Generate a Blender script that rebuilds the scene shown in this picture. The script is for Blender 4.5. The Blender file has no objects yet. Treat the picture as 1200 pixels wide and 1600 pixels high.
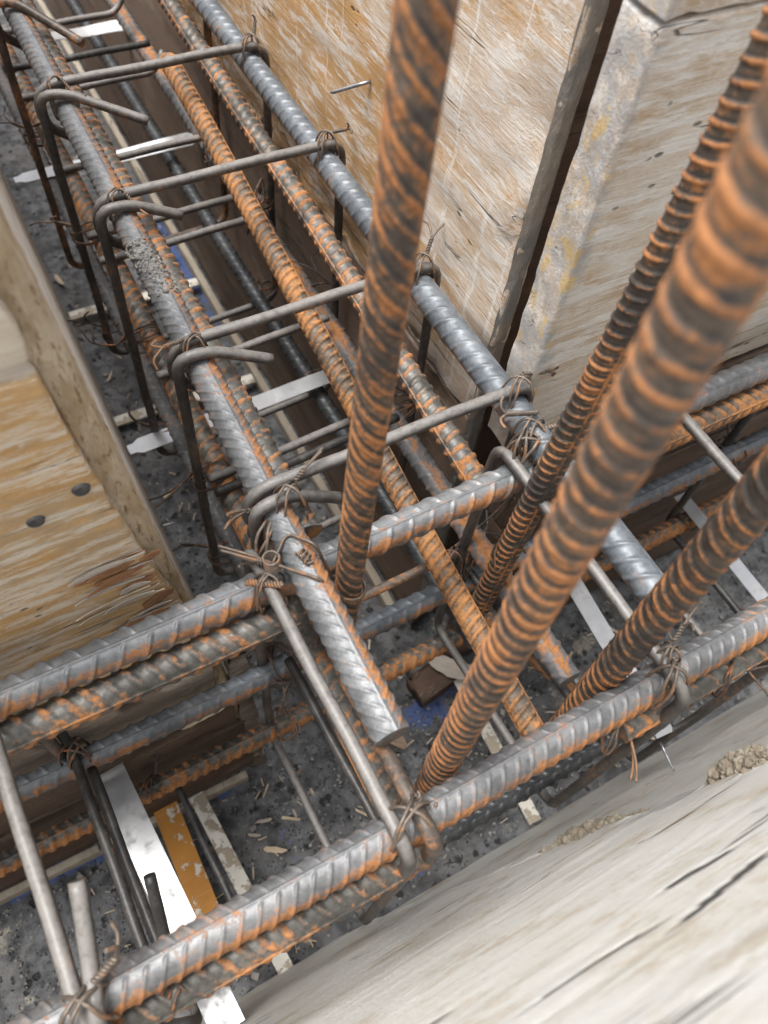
import bpy, math, random
import numpy as np
from mathutils import Vector, Matrix

random.seed(11)
RNG = np.random.default_rng(11)
SC = bpy.context.scene
COL = SC.collection
DATUM = 1.08            # heights below are measured from camera height, 1.08 m over the trench floor


# ------------------------------------------------------------------ camera, light, exposure
cam_d = bpy.data.cameras.new('camera')
cam = bpy.data.objects.new('camera', cam_d)
COL.objects.link(cam)
Rwc = Matrix(((0.87733513, -0.47237058, 0.08455235),
              (0.36369081, 0.76946216, 0.52503045),
              (-0.31306877, -0.42987674, 0.84687303)))
cam.matrix_world = Matrix.Translation((0, 0, DATUM)) @ Rwc.transposed().to_4x4()
cam_d.sensor_fit = 'VERTICAL'
cam_d.sensor_height = 24.0
cam_d.lens = 1228.23 / 1600 * 24.0
cam_d.clip_start = 0.01
cam_d.clip_end = 200
cam_d.dof.use_dof = True
cam_d.dof.focus_distance = 0.62
cam_d.dof.aperture_fstop = cam_d.lens / 3.4
SC.camera = cam

world = bpy.data.worlds.new('World')
SC.world = world
world.use_nodes = True
wn = world.node_tree.nodes
sky = wn.new('ShaderNodeTexSky')
sky.sky_type = 'NISHITA'
sky.sun_disc = False
SUN_EL, SUN_AZ = math.radians(74), math.radians(305)
sky.sun_elevation = SUN_EL
sky.sun_rotation = SUN_AZ
sky.air_density = 1.0
sky.dust_density = 3.0
bg = wn['Background']
bg.inputs[1].default_value = 0.115
grey = wn.new('ShaderNodeHueSaturation')      # overcast: the cloud layer takes most of the blue out
grey.inputs['Saturation'].default_value = 0.30
world.node_tree.links.new(sky.outputs[0], grey.inputs['Color'])
world.node_tree.links.new(grey.outputs[0], bg.inputs[0])

sun_d = bpy.data.lights.new('sun', 'SUN')
sun_d.energy = 1.5
sun_d.angle = math.radians(30)
sun_d.color = (1.0, 0.97, 0.93)
sun = bpy.data.objects.new('sun', sun_d)
COL.objects.link(sun)
sv = Vector((math.sin(SUN_AZ) * math.cos(SUN_EL), math.cos(SUN_AZ) * math.cos(SUN_EL), math.sin(SUN_EL)))
sun.rotation_euler = sv.to_track_quat('Z', 'Y').to_euler()

SC.view_settings.view_transform = 'Standard'
SC.view_settings.look = 'None'
SC.view_settings.exposure = 1.75
SC.view_settings.gamma = 1.0
SC.view_settings.use_curve_mapping = False


# ------------------------------------------------------------------ helpers: numbers, noise, meshes
def W(x, y, z):
    return Vector((x, y, z + DATUM))


def vnoise(P, scale, seed=0):
    """value noise in numpy, 0..1; P is (n,3); scale may be a 3-vector"""
    Q = np.asarray(P, float) * np.asarray(scale, float) + seed * 17.31
    I = np.floor(Q).astype(np.int64)
    F = Q - I
    F = F * F * (3 - 2 * F)

    def h(ix, iy, iz):
        n = (ix * 374761393 + iy * 668265263 + iz * 2147483647 + seed * 1274126177) & 0xFFFFFFFF
        n = ((n ^ (n >> 13)) * 1274126177) & 0xFFFFFFFF
        n = (n ^ (n >> 16)) & 0xFFFFFF
        return n / float(0xFFFFFF)
    x, y, z = I[:, 0], I[:, 1], I[:, 2]
    fx, fy, fz = F[:, 0], F[:, 1], F[:, 2]
    c = 0
    for dx in (0, 1):
        for dy in (0, 1):
            for dz in (0, 1):
                w = (fx if dx else 1 - fx) * (fy if dy else 1 - fy) * (fz if dz else 1 - fz)
                c = c + w * h(x + dx, y + dy, z + dz)
    return c


def fbm(P, scale, seed=0, octv=4):
    s, a, t = np.asarray(scale, float), 1.0, 0
    r = 0
    for k in range(octv):
        r = r + a * vnoise(P, s * (2 ** k), seed + k * 7)
        t += a
        a *= 0.55
    return r / t


def link(name, me, mat=None, parent=None, loc=None):
    o = bpy.data.objects.new(name, me)
    COL.objects.link(o)
    if mat:
        me.materials.append(mat)
    if loc is not None:
        o.location = loc
    if parent:
        o.parent = parent
    return o


def np_mesh(name, V, quads, ngons=(), smooth=True, attrs=None):
    me = bpy.data.meshes.new(name)
    V = np.asarray(V, np.float32)
    Q = np.asarray(quads, np.int32).reshape(-1, 4)
    loops = [Q.ravel()] + [np.asarray(g, np.int32) for g in ngons]
    tot = np.concatenate([np.full(len(Q), 4, np.int32)] + [np.array([len(g)], np.int32) for g in ngons])
    li = np.concatenate(loops)
    me.vertices.add(len(V))
    me.vertices.foreach_set('co', V.ravel())
    me.loops.add(len(li))
    me.loops.foreach_set('vertex_index', li)
    me.polygons.add(len(tot))
    st = np.zeros(len(tot), np.int32)
    st[1:] = np.cumsum(tot)[:-1]
    me.polygons.foreach_set('loop_start', st)
    me.polygons.foreach_set('loop_total', tot)
    sm = np.full(len(tot), smooth)
    if len(ngons):
        sm[len(Q):] = False
    me.polygons.foreach_set('use_smooth', sm)
    for k, a in (attrs or {}).items():
        at = me.attributes.new(k, 'FLOAT', 'POINT')
        at.data.foreach_set('value', np.asarray(a, np.float32))
    me.update(calc_edges=True)
    me.validate()
    return me


def tag(o, label=None, cat=None, group=None, kind=None):
    if label: o['label'] = label
    if cat: o['category'] = cat
    if group: o['group'] = group
    if kind: o['kind'] = kind
    return o


def empty(name, loc):
    o = bpy.data.objects.new(name, None)
    COL.objects.link(o)
    o.location = loc
    o.empty_display_size = 0.02
    return o


# ------------------------------------------------------------------ helpers: node materials
class NT:
    def __init__(s, name):
        s.m = bpy.data.materials.new(name)
        s.m.use_nodes = True
        s.t = s.m.node_tree
        s.b = s.t.nodes['Principled BSDF']
        s.obj = s.n('ShaderNodeTexCoord').outputs['Object']

    def n(s, k):
        return s.t.nodes.new(k)

    def put(s, sock, v):
        if v is None: return
        if hasattr(v, 'is_output'):
            s.t.links.new(v, sock)
        elif isinstance(v, tuple) and len(v) == 3 and sock.type == 'RGBA':
            sock.default_value = (*v, 1)
        else:
            sock.default_value = v

    def map(s, sc, rot=(0, 0, 0), off=(0, 0, 0), src=None):
        m = s.n('ShaderNodeMapping')
        s.put(m.inputs[0], src or s.obj)
        m.inputs['Scale'].default_value = sc
        m.inputs['Rotation'].default_value = rot
        m.inputs['Location'].default_value = off
        return m.outputs[0]

    def noise(s, vec, scale=1.0, detail=4, rough=0.55, dist=0.0):
        m = s.n('ShaderNodeTexNoise')
        s.put(m.inputs['Vector'], vec)
        m.inputs['Scale'].default_value = scale
        m.inputs['Detail'].default_value = detail
        m.inputs['Roughness'].default_value = rough
        m.inputs['Distortion'].default_value = dist
        return m.outputs[0]

    def voro(s, vec, scale, out='Distance', feat='F1'):
        m = s.n('ShaderNodeTexVoronoi')
        m.feature = feat
        s.put(m.inputs['Vector'], vec)
        m.inputs['Scale'].default_value = scale
        return m.outputs[out]

    def math(s, op, a, b=0.0, c=None, clamp=False):
        m = s.n('ShaderNodeMath')
        m.operation = op
        m.use_clamp = clamp
        s.put(m.inputs[0], a)
        s.put(m.inputs[1], b)
        if c is not None: s.put(m.inputs[2], c)
        return m.outputs[0]

    def step(s, v, lo, hi, a=0.0, b=1.0):
        m = s.n('ShaderNodeMapRange')
        m.interpolation_type = 'SMOOTHSTEP'
        s.put(m.inputs['Value'], v)
        m.inputs['From Min'].default_value = lo
        m.inputs['From Max'].default_value = hi
        m.inputs['To Min'].default_value = a
        m.inputs['To Max'].default_value = b
        return m.outputs[0]

    def mix(s, f, a, b, mode='MIX'):
        m = s.n('ShaderNodeMix')
        m.data_type = 'RGBA'
        m.blend_type = mode
        s.put(m.inputs[0], f)
        s.put(m.inputs[6], a)
        s.put(m.inputs[7], b)
        return m.outputs[2]

    def attr(s, name):
        m = s.n('ShaderNodeAttribute')
        m.attribute_name = name
        return m.outputs['Fac']

    def bump(s, h, dist, strength=1.0):
        m = s.n('ShaderNodeBump')
        s.put(m.inputs['Height'], h)
        m.inputs['Distance'].default_value = dist
        m.inputs['Strength'].default_value = strength
        s.t.links.new(m.outputs[0], s.b.inputs['Normal'])

    def out(s, col=None, rough=None, metal=None, spec=None):
        s.put(s.b.inputs['Base Color'], col)
        s.put(s.b.inputs['Roughness'], rough)
        s.put(s.b.inputs['Metallic'], metal)
        s.put(s.b.inputs['Specular IOR Level'], spec)
        return s.m


def mat_rebar(name, base=(0.30, 0.32, 0.34), base2=(0.17, 0.18, 0.19), groove=0.25, rib=0.25, metal=0.24,
              rust=(0.34, 0.15, 0.055), rust2=(0.15, 0.068, 0.03), rough=0.46, seed=0.0, under_w=0.16, flank_w=0.0, flank_shade=0.0, patchy=0.0, top_light=0.0):
    """hot-rolled steel: mill scale with rust that starts on the ribs and in patches"""
    t = NT(name)
    o = t.map((1, 1, 1), off=(seed, seed * 1.7, seed * 0.6))
    big = t.noise(o, 22, 3)
    mid = t.noise(o, 165, 6, 0.7)
    fine = t.noise(o, 700, 3, 0.6)
    ribv = t.attr('rib')
    under = t.attr('under')
    e = t.math('MULTIPLY_ADD', ribv, rib, groove)
    e = t.math('MULTIPLY_ADD', t.math('SUBTRACT', big, 0.5), 1.0, e)
    e = t.math('MULTIPLY_ADD', t.math('SUBTRACT', mid, 0.5), 1.5, e)
    e = t.math('MULTIPLY_ADD', t.math('SUBTRACT', fine, 0.5), 0.5, e)
    foot = t.math('MULTIPLY', t.step(ribv, 0.02, 0.2), t.step(ribv, 0.35, 0.8, 1, 0))
    e = t.math('MULTIPLY_ADD', foot, 0.12, e)
    e = t.math('MULTIPLY_ADD', under, under_w, e)
    e = t.math('MULTIPLY_ADD', t.attr('streak'), 0.40, e)
    e = t.math('MULTIPLY_ADD', t.attr('flank'), flank_w, e)
    if patchy:
        pn = t.noise(o, 42, 5, 0.62, 0.5)
        e = t.math('MULTIPLY_ADD', t.math('SUBTRACT', pn, 0.5), patchy, e)
    fac = t.step(e, 0.34, 0.68)
    scale_c = t.mix(t.step(t.math('MULTIPLY_ADD', mid, 0.5, t.math('MULTIPLY', big, 0.5)), 0.38, 0.62), base2, base)
    dust = t.step(t.noise(o, 55, 6, 0.7), 0.55, 0.75)
    scale_c = t.mix(t.math('MULTIPLY', dust, 0.30), scale_c, (0.27, 0.245, 0.215))
    pit = t.step(t.noise(o, 520, 3, 0.6), 0.62, 0.72)
    scale_c = t.mix(t.math('MULTIPLY', pit, 0.45), scale_c, (0.04, 0.034, 0.03))
    rc = t.mix(t.step(t.math('MULTIPLY_ADD', t.noise(o, 300, 5, 0.7), 0.6, t.math('MULTIPLY', big, 0.4)), 0.36, 0.62), rust2, rust)
    col = t.mix(fac, scale_c, rc)
    if flank_shade:  # black shade beside each rib, painted into the colour and broken by noise
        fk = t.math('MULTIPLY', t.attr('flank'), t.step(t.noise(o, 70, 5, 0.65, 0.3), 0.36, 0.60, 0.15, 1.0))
        col = t.mix(t.math('MULTIPLY', fk, flank_shade), col, (0.022, 0.019, 0.017))
    if top_light:  # up-facing sides painted lighter, as if lit from above
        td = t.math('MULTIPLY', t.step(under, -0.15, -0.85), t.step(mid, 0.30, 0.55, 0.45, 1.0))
        col = t.mix(t.math('MULTIPLY', td, top_light), col, (0.20, 0.19, 0.178))
    met = t.math('MULTIPLY', t.math('SUBTRACT', 1.0, fac), metal)
    rg = t.math('MULTIPLY_ADD', fac, 0.92 - rough, rough)
    rg = t.math('MULTIPLY_ADD', t.math('SUBTRACT', fine, 0.5), 0.25, rg)
    if top_light: met = t.math('MULTIPLY', met, t.math('SUBTRACT', 1.0, td))
    h = t.math('MULTIPLY_ADD', fac, 0.5, t.math('MULTIPLY_ADD', mid, 0.6, t.math('MULTIPLY', fine, 0.5)))
    t.bump(h, 0.00035, 0.7)
    return t.out(col, rg, met)


def mat_wood(name, base, dark, patch=None, patch_amt=0.5, worn=None, worn_amt=0.45, worn_across=17, worn_along=6, axis=0, patch_scale=7,
             crack=0.6, drip=None, stain=None, stain_amt=0.6, bump=0.0009, rough=0.75, pits=0.5, seed=0.0, fs=1.0, edge_stain=None, crack_w=0.0065, patch_far=None):
    """sawn or ply wood: grain along one local axis, worn streaks, stains, cracks along the grain"""
    t = NT(name)

    def st(along, across, off=0.0):
        sc = [across * fs] * 3
        sc[axis] = along * fs
        return t.map(tuple(sc), off=(seed + off, seed * 1.3 + off, seed * 0.7))
    g1 = t.noise(st(2.0, 44), 1, 6, 0.6, 0.04)
    g2 = t.noise(st(7, 330, 3), 1, 4, 0.6, 0.1)
    g3 = t.noise(st(16, 900, 5), 1, 3, 0.6)
    blot = t.noise(st(12, 26, 37), 1, 9, 0.74, 0.05)
    col = t.mix(t.step(t.math('MULTIPLY_ADD', g1, 0.5, t.math('MULTIPLY', blot, 0.5)), 0.36, 0.62), dark, base)
    col = t.mix(t.step(g2, 0.40, 0.70, 0, 0.30), col, dark)
    flake = t.noise(t.map((1, 1, 1)), 150 * fs, 9, 0.72, 0.2)
    col = t.mix(t.step(flake, 0.52, 0.66, 0, 0.22), col, dark)
    col = t.mix(t.step(flake, 0.34, 0.46, 0.30, 0), col, tuple(min(1, c * 1.2) for c in base))
    if patch:
        pn = t.noise(st(patch_scale * 0.6, patch_scale, 7), 1, 9, 0.74, 0.06)
        if patch_far:      # the orange film is better kept away from the busy near end
            sy = t.n('ShaderNodeSeparateXYZ')
            t.put(sy.inputs[0], t.obj)
            pn = t.math('MULTIPLY_ADD', t.step(sy.outputs[1], patch_far[0], patch_far[1]), 0.20, t.math('SUBTRACT', pn, 0.09))
        pf = t.step(t.math('MULTIPLY_ADD', g2, 0.25, pn), 0.70 - 0.32 * patch_amt, 0.88 - 0.32 * patch_amt)
        col = t.mix(t.math('MULTIPLY', pf, 0.8), col, t.mix(g1, patch, tuple(c * 0.62 for c in patch)))
    if worn:
        wn_ = t.noise(st(worn_along, worn_across, 11), 1, 9, 0.76, 0.05)
        wf = t.step(t.math('MULTIPLY_ADD', t.math('SUBTRACT', g3, 0.3), 0.34, wn_), 0.71 - 0.32 * worn_amt, 0.83 - 0.32 * worn_amt)
        col = t.mix(t.math('MULTIPLY', wf, 0.88), col, worn)
    if stain:
        sn = t.noise(t.map((9 * fs, 9 * fs, 9 * fs), off=(seed + 4, 2, seed)), 1, 6, 0.62, 0.5)
        col = t.mix(t.step(sn, 0.80 - 0.36 * stain_amt, 0.88 - 0.36 * stain_amt, 0, 0.85), col, stain)
    if drip:
        dn = t.noise(t.map((95, 95, 1.6), off=(0, seed, 0)), 1, 4, 0.6, 0.1)
        dn2 = t.noise(t.map((3, 3, 3)), 1, 2)
        df = t.step(t.math('MULTIPLY_ADD', dn2, 0.3, dn), 0.75, 0.79)
        col = t.mix(t.math('MULTIPLY', df, 0.7), col, drip)
    if edge_stain:
        sx = t.n('ShaderNodeSeparateXYZ')
        t.put(sx.inputs[0], t.obj)
        en = t.noise(t.map((34, 34, 26), off=(2, seed, 1)), 1, 8, 0.76, 0.4)
        ex = t.math('MULTIPLY_ADD', t.step(sx.outputs[0], edge_stain[0], edge_stain[1], 1, 0), 0.32, en)
        col = t.mix(t.step(ex, 0.68, 0.88, 0, 0.65), col, (0.27, 0.285, 0.305))
        en2 = t.noise(t.map((60, 60, 30), off=(5, seed, 3)), 1, 7, 0.74, 0.3)
        ex2 = t.math('MULTIPLY_ADD', t.step(sx.outputs[0], edge_stain[0], edge_stain[1] + .015, 1, 0), 0.22, en2)
        col = t.mix(t.step(ex2, 0.76, 0.82, 0, 0.75), col, (0.58, 0.40, 0.15))
    cn = t.noise(st(0.9, 24, 19), 1, 4, 0.5, 0.15)
    cl = t.math('ABSOLUTE', t.math('SUBTRACT', cn, 0.5))
    cm = t.noise(st(5, 14, 23), 1, 2)
    cf = t.math('MULTIPLY', t.step(cl, 0.0, crack_w, 1, 0), t.step(cm, 0.62 - 0.2 * crack, 0.70 - 0.2 * crack))
    col = t.mix(t.math('MULTIPLY', cf, 0.85), col, (0.035, 0.03, 0.025))
    vp = st(26, 60, 29)
    pv = t.voro(vp, 1.0)
    pm = t.noise(st(9, 14, 31), 1, 2)
    pf2 = t.math('MULTIPLY', t.step(pv, 0.10, 0.20, 1, 0), t.step(pm, 0.68 - 0.14 * pits, 0.72 - 0.14 * pits))
    col = t.mix(t.math('MULTIPLY', pf2, 0.8), col, (0.05, 0.038, 0.03))
    hair = t.step(g3, 0.60, 0.70)
    col = t.mix(t.math('MULTIPLY', hair, 0.22), col, tuple(min(1, c * 1.25) for c in (worn or base)))
    sp = t.step(t.noise(t.map((1, 1, 1)), 900, 2, 0.5), 0.66, 0.75)
    col = t.mix(t.math('MULTIPLY', sp, 0.35), col, dark)
    col = t.mix(t.math('MULTIPLY', t.step(t.attr('cracked'), 0.01, 0.25), 0.92), col, (0.03, 0.027, 0.024))
    h = t.math('MULTIPLY_ADD', g2, 0.8, t.math('MULTIPLY', g3, 0.45))
    h = t.math('MULTIPLY_ADD', g1, 0.6, h)
    h = t.math('MULTIPLY_ADD', flake, 1.1, h)
    h = t.math('SUBTRACT', h, t.math('MULTIPLY', cf, 1.8))
    h = t.math('SUBTRACT', h, t.math('MULTIPLY', pf2, 1.6))
    t.bump(h, bump, 1.0)
    return t.out(col, rough, 0.0, 0.3)


def mat_rough(name, c1, c2, c3, scale=60, bump=0.002, rough=0.9, stretch=(1, 1, 1)):
    """mud, mortar, sawn end grain"""
    t = NT(name)
    o = t.map(stretch)
    a = t.noise(o, scale * 0.35, 5, 0.6, 0.3)
    b = t.noise(o, scale, 6, 0.7)
    c = t.noise(o, scale * 6, 3, 0.7)
    col = t.mix(t.step(a, 0.38, 0.62), c1, c2)
    col = t.mix(t.step(b, 0.52, 0.66), col, c3)
    col = t.mix(t.step(c, 0.60, 0.74, 0, 0.4), col, tuple(v * 0.35 for v in c1))
    t.bump(t.math('MULTIPLY_ADD', b, 1.0, t.math('MULTIPLY', c, 0.5)), bump, 1.0)
    return t.out(col, rough, 0.0, 0.25)


def mat_concrete():
    t = NT('trench_concrete')
    o = t.map((1, 1, 1))
    a = t.noise(o, 7, 5, 0.6, 0.4)
    b = t.noise(o, 38, 6, 0.68)
    c = t.noise(o, 260, 4, 0.7)
    col = t.mix(t.step(b, 0.36, 0.64), (0.052, 0.054, 0.057), (0.18, 0.184, 0.19))
    col = t.mix(t.step(a, 0.52, 0.66, 0, 0.6), col, (0.25, 0.245, 0.235))
    col = t.mix(t.step(t.noise(o, 15, 6, 0.7), 0.60, 0.66, 0, 0.8), col, (0.42, 0.385, 0.31))
    col = t.mix(t.step(t.noise(o, 4.5, 4, 0.6, 0.5), 0.42, 0.62, 0.45, 0), col, (0.055, 0.052, 0.05))
    v = t.voro(t.map((1, 1, 1)), 60)
    vm = t.noise(o, 24, 2)
    holes = t.math('MULTIPLY', t.step(t.math('MULTIPLY_ADD', t.noise(o, 130, 4, 0.7), 0.7, v), 0.46, 0.64, 1, 0), t.step(vm, 0.46, 0.52))
    v2 = t.voro(t.map((1, 1, 1), off=(3, 1, 2)), 260)
    holes2 = t.math('MULTIPLY', t.step(v2, 0.2, 0.34, 1, 0), t.step(t.noise(o, 60, 2), 0.5, 0.58))
    hh = t.math('MAXIMUM', holes, holes2)
    col = t.mix(t.math('MULTIPLY', hh, 0.85), col, (0.022, 0.022, 0.024))
    sp = t.step(c, 0.66, 0.74)
    col = t.mix(t.math('MULTIPLY', sp, 0.5), col, (0.45, 0.43, 0.40))
    at = t.attr('blue')
    bl = t.step(t.math('MULTIPLY_ADD', t.math('SUBTRACT', b, 0.5), 2.2, at), 0.45, 0.75)
    col = t.mix(t.math('MULTIPLY', bl, 0.85), col, (0.055, 0.095, 0.24))
    h = t.math('SUBTRACT', t.math('MULTIPLY_ADD', b, 1.0, t.math('MULTIPLY', c, 0.5)), t.math('MULTIPLY', hh, 1.3))
    t.bump(h, 0.0035, 1.0)
    return t.out(col, 0.82, 0.0, 0.35)


def mat_band(name, col=(0.47, 0.48, 0.49), spots=None, amt=0.0, metal=0.6, rough=0.32):
    t = NT(name)
    o = t.map((1, 1, 1))
    a = t.noise(t.map((14, 14, 14)), 1, 4, 0.6, 0.8)
    s = t.noise(o, 45, 5, 0.7)
    c = t.mix(t.step(a, 0.3, 0.7), tuple(v * 0.80 for v in col), col)
    scr = t.step(t.noise(t.map((8, 900, 900)), 1, 2), 0.55, 0.7)
    c = t.mix(t.math('MULTIPLY', scr, 0.18), c, (0.45, 0.45, 0.45))
    if spots:
        f = t.step(s, 0.62 - 0.3 * amt, 0.68 - 0.3 * amt)
        c = t.mix(f, c, spots)
        t.bump(f, 0.001, 0.8)
        return t.out(c, 0.7, 0.0, 0.3)
    grime = t.step(t.math('MULTIPLY_ADD', a, 0.5, t.math('MULTIPLY', s, 0.6)), 0.56, 0.70)
    c = t.mix(t.math('MULTIPLY', grime, 0.55), c, (0.26, 0.245, 0.225))
    t.bump(a, 0.0006, 0.6)
    return t.out(c, t.math('MULTIPLY_ADD', grime, 0.3, t.math('MULTIPLY_ADD', a, 0.25, rough - 0.1)), metal)


M = {}
M['grey_bar'] = mat_rebar('grey_mill_scale', (0.195, 0.203, 0.21), (0.105, 0.11, 0.114), groove=0.29, rib=0.0)
M['grey_bar_two'] = mat_rebar('grey_mill_scale_two', (0.17, 0.174, 0.178), (0.088, 0.09, 0.093), 0.33, 0.04, seed=4.1)
M['blue_bar'] = mat_rebar('blue_grey_mill_scale', (0.16, 0.178, 0.195), (0.085, 0.096, 0.108), 0.22, 0.02, seed=2.7)
M['mixed_bar'] = mat_rebar('half_rusted_steel', (0.15, 0.148, 0.135), (0.065, 0.062, 0.055), 0.40, 0.24, metal=0.35, rust=(0.40, 0.175, 0.06), rust2=(0.19, 0.085, 0.035), seed=6.3, patchy=0.6)
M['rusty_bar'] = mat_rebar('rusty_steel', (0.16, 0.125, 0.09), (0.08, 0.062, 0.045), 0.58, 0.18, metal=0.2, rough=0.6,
                           rust=(0.38, 0.175, 0.06), rust2=(0.20, 0.09, 0.035), seed=8.8, flank_shade=0.5)
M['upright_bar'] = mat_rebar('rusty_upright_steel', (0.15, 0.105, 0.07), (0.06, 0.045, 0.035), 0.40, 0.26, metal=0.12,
                             rough=0.62, rust=(0.40, 0.17, 0.06), rust2=(0.20, 0.085, 0.034), seed=1.9, flank_w=-0.25, flank_shade=0.9, patchy=1.3)
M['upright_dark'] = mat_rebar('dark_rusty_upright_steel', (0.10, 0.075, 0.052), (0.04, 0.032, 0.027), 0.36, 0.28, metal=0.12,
                              rough=0.62, rust=(0.36, 0.15, 0.05), rust2=(0.15, 0.065, 0.027), seed=5.2, flank_w=-0.25, flank_shade=0.85, patchy=1.2)
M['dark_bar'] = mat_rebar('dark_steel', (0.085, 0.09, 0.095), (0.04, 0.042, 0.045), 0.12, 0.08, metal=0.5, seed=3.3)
M['stirrup'] = mat_rebar('smooth_stirrup_steel', (0.105, 0.096, 0.088), (0.05, 0.044, 0.04), 0.26, 0, metal=0.25, rough=0.46, seed=7.7, top_light=0.7)
M['stirrup_rust'] = mat_rebar('rusted_stirrup_steel', (0.12, 0.10, 0.085), (0.055, 0.045, 0.038), 0.44, 0, metal=0.3, rough=0.5, seed=9.4)
M['stirrup_dark'] = mat_rebar('dark_stirrup_steel', (0.06, 0.058, 0.056), (0.025, 0.024, 0.023), 0.24, 0, metal=0.3, rough=0.46, seed=2.2)
M['wire'] = mat_rebar('annealed_tie_wire', (0.18, 0.15, 0.12), (0.10, 0.08, 0.065), 0.38, 0, metal=0.4, rough=0.5,
                      rust=(0.33, 0.15, 0.06), rust2=(0.16, 0.08, 0.04), seed=5.9)
M['wire_dark'] = mat_rebar('dark_tie_wire', (0.08, 0.065, 0.055), (0.04, 0.034, 0.03), 0.30, 0, metal=0.35, rough=0.55,
                           rust=(0.26, 0.10, 0.035), rust2=(0.09, 0.045, 0.025), seed=6.6)
M['nail'] = mat_rebar('nail_steel', (0.36, 0.37, 0.38), (0.22, 0.225, 0.23), 0.02, 0, metal=0.8, rough=0.3, seed=1.1)
M['band'] = mat_band('galvanised_band')
M['band_plaster'] = mat_band('plastered_band', (0.68, 0.65, 0.58), (0.34, 0.29, 0.22), 0.45)
M['band_orange'] = mat_band('orange_band', (0.47, 0.21, 0.04), (0.60, 0.55, 0.46), 0.22)
M['wall_right'] = mat_wood('drip_stained_ply', (0.58, 0.485, 0.39), (0.45, 0.345, 0.25), (0.52, 0.275, 0.075), 0.58,
                           (0.62, 0.585, 0.54), 0.52, worn_across=70, worn_along=11, axis=1, patch_scale=8, crack=0.6, drip=(0.66, 0.64, 0.60), seed=1.4, fs=1.7, patch_far=(.40, .72))
M['panel_right'] = mat_wood('weathered_pale_ply', (0.63, 0.55, 0.46), (0.50, 0.41, 0.32), (0.52, 0.36, 0.21), 0.36,
                            (0.67, 0.64, 0.59), 0.55, worn_across=44, worn_along=8, axis=0, patch_scale=11, crack=0.45, stain=(0.30, 0.315, 0.335), stain_amt=0.45,
                            pits=0.65, bump=0.0013, seed=3.6, fs=1.8, edge_stain=(.318, .350))
M['wall_lower'] = mat_wood('brown_shaded_ply', (0.165, 0.115, 0.085), (0.085, 0.058, 0.043), (0.21, 0.15, 0.11), 0.5,  # brown ply; the shade low in the trench is also in this colour
                           (0.24, 0.20, 0.165), 0.3, axis=1, seed=5.5)
M['plank_brown'] = mat_wood('brown_plank', (0.11, 0.068, 0.047), (0.05, 0.031, 0.022), (0.145, 0.10, 0.073), 0.45,
                            (0.19, 0.155, 0.125), 0.2, axis=0, seed=2.9)
M['plank_grey'] = mat_wood('grey_brown_plank', (0.24, 0.195, 0.155), (0.14, 0.105, 0.08), None, 0, (0.38, 0.345, 0.31), 0.4, axis=0, seed=7.2)
M['ply_gold'] = mat_wood('golden_worn_ply', (0.54, 0.345, 0.155), (0.42, 0.245, 0.095), (0.46, 0.35, 0.23), 0.40,
                         (0.62, 0.555, 0.46), 0.54, worn_across=48, stain=(0.44, 0.39, 0.33), stain_amt=0.36, axis=0, patch_scale=8, crack=0.5, seed=4.7, bump=0.0008, fs=2.4)
M['board_pale'] = mat_wood('pale_new_board', (0.60, 0.535, 0.43), (0.47, 0.39, 0.29), None, 0, (0.64, 0.60, 0.53), 0.5, axis=0, crack=0.3, seed=6.1, fs=2.0, bump=0.0006)
M['wall_left'] = mat_wood('pale_inner_ply', (0.60, 0.555, 0.485), (0.44, 0.385, 0.32), None, 0, (0.64, 0.615, 0.57), 0.5, axis=1, crack=0.6, seed=8.3, fs=2.0)
M['near_wall'] = mat_wood('whitewashed_board', (0.72, 0.71, 0.67), (0.69, 0.68, 0.635), (0.60, 0.51, 0.37), 0.30,
                          (0.72, 0.725, 0.69), 0.5, axis=0, patch_scale=16, crack=0.1, stain=(0.42, 0.43, 0.41), stain_amt=0.5, seed=9.9, bump=0.0008, fs=1.5, crack_w=0.018, pits=0.2)
M['lip'] = mat_wood('pale_batten', (0.42, 0.37, 0.30), (0.28, 0.235, 0.185), axis=1, seed=1.7)
M['splinter'] = mat_wood('torn_wood', (0.55, 0.45, 0.32), (0.38, 0.29, 0.19), None, 0, (0.60, 0.55, 0.47), 0.4, axis=0, crack=0.3, seed=0.9)
M['torn_brown'] = mat_wood('torn_brown_wood', (0.34, 0.175, 0.085), (0.18, 0.085, 0.04), axis=0, crack=0.9, seed=3.1)
M['torn_grey'] = mat_wood('torn_grey_wood', (0.44, 0.395, 0.34), (0.30, 0.255, 0.21), axis=0, crack=0.9, seed=3.8)
M['scrap'] = mat_wood('scrap_plank', (0.36, 0.27, 0.205), (0.27, 0.19, 0.135), axis=1, crack=0.4, seed=5.0)
M['end_grain'] = mat_rough('sawn_end_grain', (0.52, 0.395, 0.25), (0.66, 0.55, 0.40), (0.30, 0.19, 0.10), 340, 0.003, stretch=(1, 1, 0.22))
M['mud'] = mat_rough('mud_crust', (0.255, 0.225, 0.19), (0.19, 0.188, 0.183), (0.30, 0.255, 0.205), 90, 0.0022, stretch=(1, 1, .5))
M['mortar'] = mat_rough('dried_mortar', (0.29, 0.245, 0.185), (0.38, 0.335, 0.265), (0.18, 0.145, 0.105), 200, 0.0035)
M['concrete'] = mat_concrete()
M['soil'] = mat_rough('soil', (0.16, 0.125, 0.09), (0.21, 0.17, 0.125), (0.12, 0.095, 0.07), 20, 0.01)


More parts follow.
